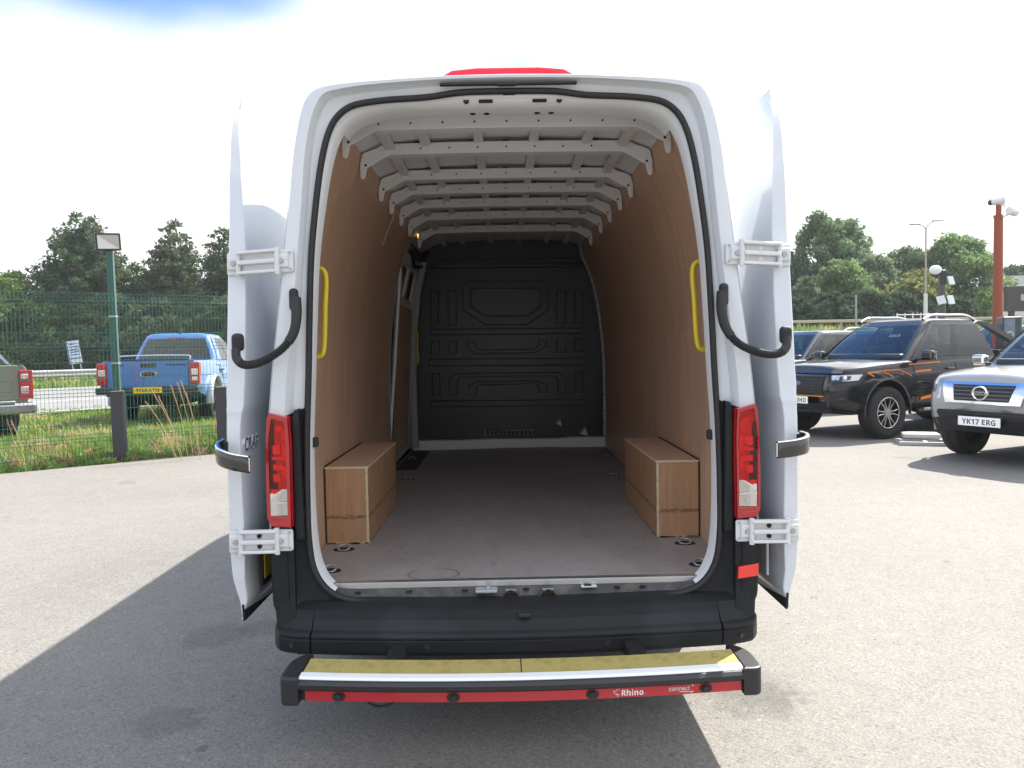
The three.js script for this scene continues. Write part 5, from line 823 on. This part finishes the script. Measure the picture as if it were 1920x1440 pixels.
  // white industrial building and small dark sign
  const bd = thing('industrial_building', 'low pale industrial building with a grey roof at the edge of the trees', 'building'); const c0 = atZ(1856, 600, -62), c1 = atZ(1990, 600, -62), wd = c1.x - c0.x; bd.position.set((c0.x + c1.x) / 2, 0, -62);
  add('wall', bx(wd, 5.0, 9, 0, 3.2, -4.5), mat([.62, .62, .60], .7), bd); add('roof', ext(shape([[-wd / 2 - .3, 5.6], [-wd / 2 + 1.2, 6.9], [wd / 2 + .3, 6.9], [wd / 2 + .3, 5.6]]), 9.6, 0, -9.3), mat([.5, .51, .53], .5, { metalness: .2 }), bd); for (let i = 0; i < 5; i++) { const wv = add('window', bx(.9, .6, .06, -wd / 2 + 2.2 + i * 2.0, 4.5, .03), M.glass, bd); add('frame', bx(1.0, .05, .08, -wd / 2 + 2.2 + i * 2.0, 4.17, .04), M.steelPaint, wv); }
  const sg = thing('dark_canopy', 'dark boarded canopy front beyond the charging post', 'canopy'); const s1 = atZ(1912, 560, -34); add('fascia', bx(2.6, 1.2, .3, 0, 0, 0, .02), mat([.05, .04, .04], .6), sg); add('panel_letters', [bx(.3, .3, .02, -.5, .05, .16), bx(.3, .3, .02, .0, .05, .16)], mat([.4, .38, .34], .6), sg); add('post', [bx(.2, s1.y, .2, 1.1, -s1.y / 2 - .3, 0), bx(.2, s1.y, .2, -1.0, -s1.y / 2 - .3, 0)], mat([.05, .04, .04], .6), sg); sg.position.set(s1.x + .6, s1.y, -34);
}
// ------------------------------------------------------------------ trees
const leafMat = (c) => mat(c, 1, { vertexColors: true, transmission: 0.45, thickness: 0, ior: 1.1 });
const leafA = leafMat([1, 1, 1]);
const barkM = mat([0.10, 0.08, 0.06], 0.95);
// many small leaf faces gathered in clumps; clumps = [x, y, z, r]
function foliage(clumps, perM2, size, col, seed, droop = 0) {
  const R = rng(seed), pos = [], colr = []; const a = V(0, 0, 0), b = V(0, 0, 0), n = V(0, 0, 0);
  for (const [cx, cy, cz, r, sy = 0.8, tint = 0] of clumps) {
    const cnt = Math.round(perM2 * r * r), tone = 0.75 + 0.5 * R();
    for (let i = 0; i < cnt; i++) {
      let x, y, z; do { x = R() * 2 - 1; y = R() * 2 - 1; z = R() * 2 - 1; } while (x * x + y * y + z * z > 1);
      const l = Math.sqrt(x * x + y * y + z * z) || 1, k = Math.pow(l, 1.1) * 1.12 + 0.25 * R() * R();
      x = cx + x / l * r * k; y = cy + y / l * r * k * sy; z = cz + z / l * r * k;
      const s = size * (0.6 + 0.8 * R()); a.set(R() - .5, R() - .5, R() - .5).normalize(); n.set(R() - .5, R() - .2, R() - .5).normalize(); b.crossVectors(a, n).normalize(); a.y -= droop; 
      const t = tone * (0.7 + 0.6 * R()), br = tint > 0 && R() < tint ? 1 : 0;
      const c = br ? [0.13, 0.105, 0.06] : col;
      pos.push(x - a.x * s, y - a.y * s, z - a.z * s, x + b.x * s * .5, y + b.y * s * .5, z + b.z * s * .5, x + a.x * s, y + a.y * s, z + a.z * s, x - a.x * s, y - a.y * s, z - a.z * s, x + a.x * s, y + a.y * s, z + a.z * s, x - b.x * s * .5, y - b.y * s * .5, z - b.z * s * .5);
      for (let q = 0; q < 6; q++) colr.push(c[0] * t, c[1] * t, c[2] * t);
    }
  }
  const g = new THREE.BufferGeometry(); g.setAttribute('position', new THREE.Float32BufferAttribute(pos, 3)); g.setAttribute('color', new THREE.Float32BufferAttribute(colr, 3)); g.computeVertexNormals(); return g;
}
function limbs(trunkTop, r0, list) { const L = [rod(V(0, -0.5, 0), V(0, trunkTop, 0), r0, 9, r0 * 0.45)]; for (const [x, y, z] of list) { const y0 = Math.min(trunkTop * 0.98, Math.max(trunkTop * 0.25, y * 0.62)); L.push(rod(V(0, y0, 0), V(x * 0.92, y, z * 0.92), r0 * 0.28, 5, r0 * 0.06)); } return merge(L); }
// broad-leaved crown: lobes around the upper trunk
function broadleaf(h, w, seed, base = 0.12, col = [0.055, 0.095, 0.025], size = 0.15, dens = 420) {
  const R = rng(seed), cl = []; const n = Math.round(46 + w * 8);
  for (let i = 0; i < n; i++) { const f = (i + R()) / n, y = h * lerp(base + .05, 0.94, Math.pow(f, .85)), prof = Math.sin(Math.PI * Math.pow(Math.min(1, (y / h - base) / (1 - base)), .72)) * .9 + .12, an = i * 2.4 + R() * 1.3, rad = w / 2 * prof * (0.45 + 0.6 * R()), r = lerp(.7, 1.5, R()) * w / 10 * (f > .85 ? .75 : 1); cl.push([Math.cos(an) * rad, y, Math.sin(an) * rad, r, .78]); }
  return { crown: foliage(cl, dens, size, col, seed + 5), trunk: limbs(h * .7, .09 + h * .018, cl.filter((_, i) => i % 3 === 0)) };
}
// ragged old conifer: tiers of sweeping sprays
function conifer(h, w, seed, col = [0.06, 0.105, 0.045], lean = 0) {
  const R = rng(seed), cl = []; const tiers = 22;
  for (let t = 0; t < tiers; t++) { const f = t / (tiers - 1), y = h * lerp(.06, .97, f), rad = w / 2 * (f < .25 ? lerp(.75, 1, f / .25) : Math.pow(Math.max(0, 1 - (f - .25) / .77), .55)), n = Math.max(3, Math.round(rad * 6)); for (let k = 0; k < n; k++) { const an = k / n * 6.283 + R() * 1.2, len = rad * (.55 + .6 * R()); const steps = Math.max(1, Math.round(len / .6)); for (let s = 1; s <= steps; s++) { const q = s / steps; cl.push([Math.cos(an) * len * q + lean * y, y + .5 * q * q * (R() * .6 + .5) + (R() - .5) * .3, Math.sin(an) * len * q, lerp(.75, .36, q) * (0.8 + .4 * R()), .6, R() < .2 ? .55 : .05]); } } }
  return { crown: foliage(cl, 260, 0.13, col, seed + 3), trunk: limbs(h * .92, .28, cl.filter((_, i) => i % 9 === 0)) };
}
let cardCount = 0;
function plantTree(kind, name, label, cat, group, px, pyTop, z, wpx, seed, o = {}) {
  const p = atZ(px, 655, z), gy = terrain(p.x, z), top = atZ(px, pyTop, z).y, h = top - gy, w = wpx / FPX * (shotPos.z - z);
  const t = thing(name, label, cat, group), T = kind === 'conifer' ? conifer(h, w, seed, o.col, o.lean || 0) : broadleaf(h, w, seed, o.base ?? .1, o.col, o.size, o.dens);
  add('crown', T.crown, leafA, t); add('trunk', T.trunk, barkM, t); t.position.set(p.x, gy, z); t.rotation.y = seed; return t;
}
const GL = 'conifers beyond the road', GR = 'trees on the bank beyond the car park';
plantTree('conifer', 'conifer_tree', 'broad ragged dark conifer behind the flood light post', 'tree', GL, 165, 412, -45, 215, 3);
plantTree('conifer', 'conifer_tree', 'dark conifer with brown leaning top above the blue pickup', 'tree', GL, 325, 425, -47, 145, 14, { lean: .05, col: [0.072, 0.105, 0.048] });
plantTree('conifer', 'conifer_tree', 'dark conifer half hidden by the left open van door', 'tree', GL, 428, 436, -46, 140, 25);
plantTree('conifer', 'conifer_tree', 'low conifer filling the gap between the two tall conifers', 'tree', GL, 255, 505, -49, 130, 36, { col: [0.07, 0.10, 0.035] });
plantTree('broadleaf', 'leafy_shrub', 'bright green leafy bush at the left edge of the hedge', 'bush', 'bushes beyond the road', 15, 505, -42, 190, 41, { col: [0.13, 0.20, 0.055], base: .02, size: .13 });
plantTree('broadleaf', 'leafy_shrub', 'pale green bush leaning against the tall dark conifer', 'bush', 'bushes beyond the road', 90, 545, -43, 110, 52, { col: [0.11, 0.17, 0.05], base: .02, size: .12 });
{ // dark hedge behind the barrier
  let i = 0; for (const [px, top, w] of [[-60, 570, 160], [60, 590, 160], [150, 570, 160], [230, 560, 160], [310, 560, 160], [385, 550, 160], [450, 550, 160]]) plantTree('broadleaf', 'hedge_shrub', ['dark hedge bush under the pale bushes, outermost', 'dark hedge bush below the bright leafy bushes', 'dark hedge bush behind the notice board', 'dark hedge bush behind the flood light post', 'dark hedge bush above the blue pickup cab', 'dark hedge bush beside the open van door', 'dark hedge bush hidden behind the open van door'][i], 'bush', 'dark hedge beyond the road', px, top, -43.5 - (i % 2), w, 60 + i++, { col: [0.06, 0.09, 0.035], base: 0, size: .15, dens: 520 });
}
const gy1 = [0.115, 0.175, 0.08], gy2 = [0.15, 0.23, 0.08], gy3 = [0.19, 0.21, 0.07];
plantTree('broadleaf', 'leafy_tree', 'tall pointed tree beside the right open van door', 'tree', GR, 1535, 388, -56, 115, 101, { col: gy1 });
plantTree('broadleaf', 'leafy_tree', 'tall feathery tree with a twin top beside the pointed tree', 'tree', GR, 1580, 400, -58, 120, 112, { col: [0.14, 0.20, 0.11] });
plantTree('broadleaf', 'leafy_tree', 'round topped tree with open crown behind the flood light mast', 'tree', GR, 1795, 438, -56, 165, 123, { col: gy2, base: .05 });
plantTree('broadleaf', 'leafy_tree', 'middle sized tree behind the street lamp', 'tree', GR, 1700, 458, -58, 120, 134, { col: gy1 });
plantTree('broadleaf', 'leafy_tree', 'bright green rounded tree above the black pickup bonnet', 'tree', GR, 1575, 485, -50, 130, 145, { col: gy2, base: .02 });
plantTree('broadleaf', 'leafy_tree', 'olive yellow rounded tree left of the flood light mast', 'tree', GR, 1715, 508, -48, 125, 156, { col: gy3, base: .02 });
plantTree('broadleaf', 'leafy_tree', 'grey green tree between the twin topped tree and the street lamp', 'tree', GR, 1640, 475, -54, 110, 167, { col: [0.15, 0.20, 0.11], base: .02 });
plantTree('broadleaf', 'leafy_tree', 'far tree partly hidden by the van door', 'tree', GR, 1470, 470, -57, 120, 178, { col: gy1 });
plantTree('broadleaf', 'leafy_shrub', 'silvery green bush beside the open van door', 'bush', 'bushes on the bank', 1512, 515, -47, 75, 189, { col: [0.13, 0.17, 0.09], base: .0, size: .12 });
plantTree('broadleaf', 'leafy_shrub', 'light green bush left of the pale building', 'bush', 'bushes on the bank', 1845, 545, -47, 60, 190, { col: [0.13, 0.20, 0.05], base: .0, size: .12 });
for (const [i, [px, top, z, w]] of [[1500, 560, -46, 90], [1560, 550, -46, 100], [1620, 545, -46, 100], [1680, 550, -46, 100], [1735, 555, -46, 90], [1790, 560, -46, 90]].entries()) plantTree('broadleaf', 'hedge_shrub', ['dark undergrowth bush beside the van door', 'dark undergrowth bush below the bright rounded tree', 'dark undergrowth bush behind the slim pole', 'dark undergrowth bush below the olive tree', 'dark undergrowth bush behind the street lamp base', 'dark undergrowth bush behind the flood light mast'][i], 'bush', 'undergrowth on the bank', px, top, z, w, 200 + i, { col: [0.05, 0.08, 0.04], base: 0, dens: 520 });
for (const [i, [px, top]] of [[1895, 495], [1960, 488]].entries()) plantTree('broadleaf', 'leafy_tree', ['far green tree behind the pale building, next to the orange pole', 'far green tree behind the far end of the pale building'][i], 'tree', 'far trees', px, top, -80, 110, 220 + i, { col: [0.07, 0.115, 0.045], size: .2, dens: 380, base: 0 });

// ------------------------------------------------------------------ grass along the fence and on the verge
{
  const R = rng(404), blade = []; const cols = [];
  const tuft = (n, h, w, spread) => { const pos = []; for (let i = 0; i < n; i++) { const a = R() * 6.283, x = (R() - .5) * spread, z = (R() - .5) * spread, hh = h * (.5 + .8 * R()), bx_ = Math.cos(a) * hh * .45, bz = Math.sin(a) * hh * .45, px = -Math.sin(a) * w, pz = Math.cos(a) * w; const m = [x + bx_ * .35, hh * .6, z + bz * .35]; pos.push(x - px, 0, z - pz, x + px, 0, z + pz, m[0] + px * .7, m[1], m[2] + pz * .7, x - px, 0, z - pz, m[0] + px * .7, m[1], m[2] + pz * .7, m[0] - px * .7, m[1], m[2] - pz * .7, m[0] - px * .7, m[1], m[2] - pz * .7, m[0] + px * .7, m[1], m[2] + pz * .7, x + bx_, hh, z + bz); } const g = new THREE.BufferGeometry(); g.setAttribute('position', new THREE.Float32BufferAttribute(pos, 3)); g.computeVertexNormals(); return g; };
  const gm = mat([1, 1, 1], 1, { transmission: .3, thickness: 0, ior: 1.1 });
  const field = (name, geo, count, gen, col) => { const im = new THREE.InstancedMesh(geo, gm, count), m = new THREE.Matrix4(), q = new THREE.Quaternion(), c = new THREE.Color(); for (let i = 0; i < count; i++) { const [x, z, s] = gen(i); q.setFromAxisAngle(V(0, 1, 0), R() * 6.283); m.compose(V(x, terrain(x, z) - .01, z), q, V(s, s * (.7 + .6 * R()), s)); im.setMatrixAt(i, m); const [r, g, b] = col(x, z); c.setRGB(r, g, b); im.setColorAt(i, c); } im.name = numbered(name); im.userData.kind = 'stuff'; scene.add(im); return im; };
  const gc = (x, z) => { const n = fbm(x * 1.3, z * 1.3, 3, 7), dry = R() < sstep(.45, .75, n) * .75 ? 1 : 0, t = .8 + .5 * R(); return dry ? [.46 * t, .37 * t, .19 * t] : [.18 * t, .27 * t, .065 * t]; };
  const along = (t0, t1, d0, d1) => () => { const t = lerp(t0, t1, R()), d = lerp(d0, d1, R()); return [edgeP.x + edgeDir.x * t + edgeN.x * d, edgeP.z + edgeDir.z * t + edgeN.z * d, .7 + .7 * R()]; };
  const near = field('verge_grass', tuft(8, .10, .0055, .14), 11000, along(-4, 5, .08, 2.6), gc); tag(near, 'rough green and dry grass along the wire fence', 'grass');
  const tall = field('tall_grass', tuft(6, .22, .005, .12), 900, along(-4, 5, .12, 1.1), gc); tag(tall, 'taller weedy grass tufts at the foot of the fence', 'grass');
  const far = field('field_grass', tuft(6, .10, .011, .26), 14000, along(-10, 16, 2.4, 10), gc); tag(far, 'short grass on the verge where the pickups are parked', 'grass');
  const rv = field('roadside_grass', tuft(6, .28, .03, .6), 7000, () => { const t = lerp(-24, 40, R()), d = lerp(15.8, 24, R()), p = roadP.clone().addScaledVector(roadDir, t).addScaledVector(roadN, d); return [p.x, p.z, .7 + .7 * R()]; }, gc); tag(rv, 'grass strip in front of the crash barrier', 'grass');
  const rb = field('bank_grass', tuft(6, .35, .03, .6), 5000, () => { const x = lerp(8, 48, R()), z = lerp(-31.5, -46, R()); return [x, z, .7 + .6 * R()]; }, gc); tag(rb, 'rough grass on the bank behind the parked pickups', 'grass');
  // tall dry stalks leaning in front of the blue pickup
  const straw = mat([.42, .29, .15], .9); const st = [[[345, 798], [283, 730], 1], [[352, 800], [320, 722], 1], [[362, 797], [332, 716], 0], [[335, 802], [272, 752], 1], [[372, 800], [348, 735], 0], [[330, 803], [276, 757], 1], [[340, 801], [296, 742], 0], [[376, 795], [338, 712], 0], [[30, 800], [12, 785], 1], [[48, 815], [20, 788], 0]];
  st.forEach(([a, b, seed], i) => { const z = -8.2 - (i % 3) * .12 + (i > 7 ? .9 : 0), A = atZ(a[0], a[1] + 22, z), B = atZ(b[0], b[1], z); A.y = Math.min(A.y, terrain(A.x, z)); const mid = A.clone().lerp(B, .55).add(V(.03, .05, 0)); const t = thing('dry_grass_stalk', i > 7 ? 'dry bent grass stalk in front of the bronze grey pickup' : 'long dry leaning grass stalk in front of the blue pickup', 'grass stalk', i > 7 ? 'dry stalks by the bronze pickup' : 'dry stalks by the blue pickup'); add('stem', tube([A, mid, B], .0035, 12, 4), straw, t); const hd = []; for (let k = 0; k < 14; k++) { const p = mid.clone().lerp(B, .45 + .55 * k / 14), e = new THREE.ConeGeometry(.006, .03, 4); e.rotateZ(.6 + (k % 2)); e.translate(p.x, p.y, p.z); hd.push(e); } add('seed_head', hd, mat([.36, .22, .12], .9), t); });
  // broad weeds at the tarmac edge
  const wl = []; for (let k = 0; k < 36; k++) { const a = k * 2.4, l = .025 + .03 * R(), e = new THREE.PlaneGeometry(l, l * .45, 2, 1); e.translate(l * .55, 0, 0); e.rotateX(.4 * (R() - .5)); e.rotateZ(.25 + .7 * R()); e.rotateY(a); e.translate((R() - .5) * .1, .01 + .09 * R(), (R() - .5) * .1); wl.push(clean(e)); } const wg = mergeGeometries(wl);
  const wd = field('edge_weeds', wg, 420, along(-4.2, 5, .02, .55), (x, z) => { const t = .7 + .6 * R(); return R() < .3 ? [.40 * t, .30 * t, .18 * t] : [.20 * t, .32 * t, .09 * t]; }); tag(wd, 'broad leaved weeds at the edge of the tarmac', 'weeds');
}
scene.traverse(o => { if (o.isMesh) { o.castShadow = true; o.receiveShadow = true; } });
scene.fog = new THREE.FogExp2(0xe9eff4, 0.0007);
renderer.render(scene, camera);
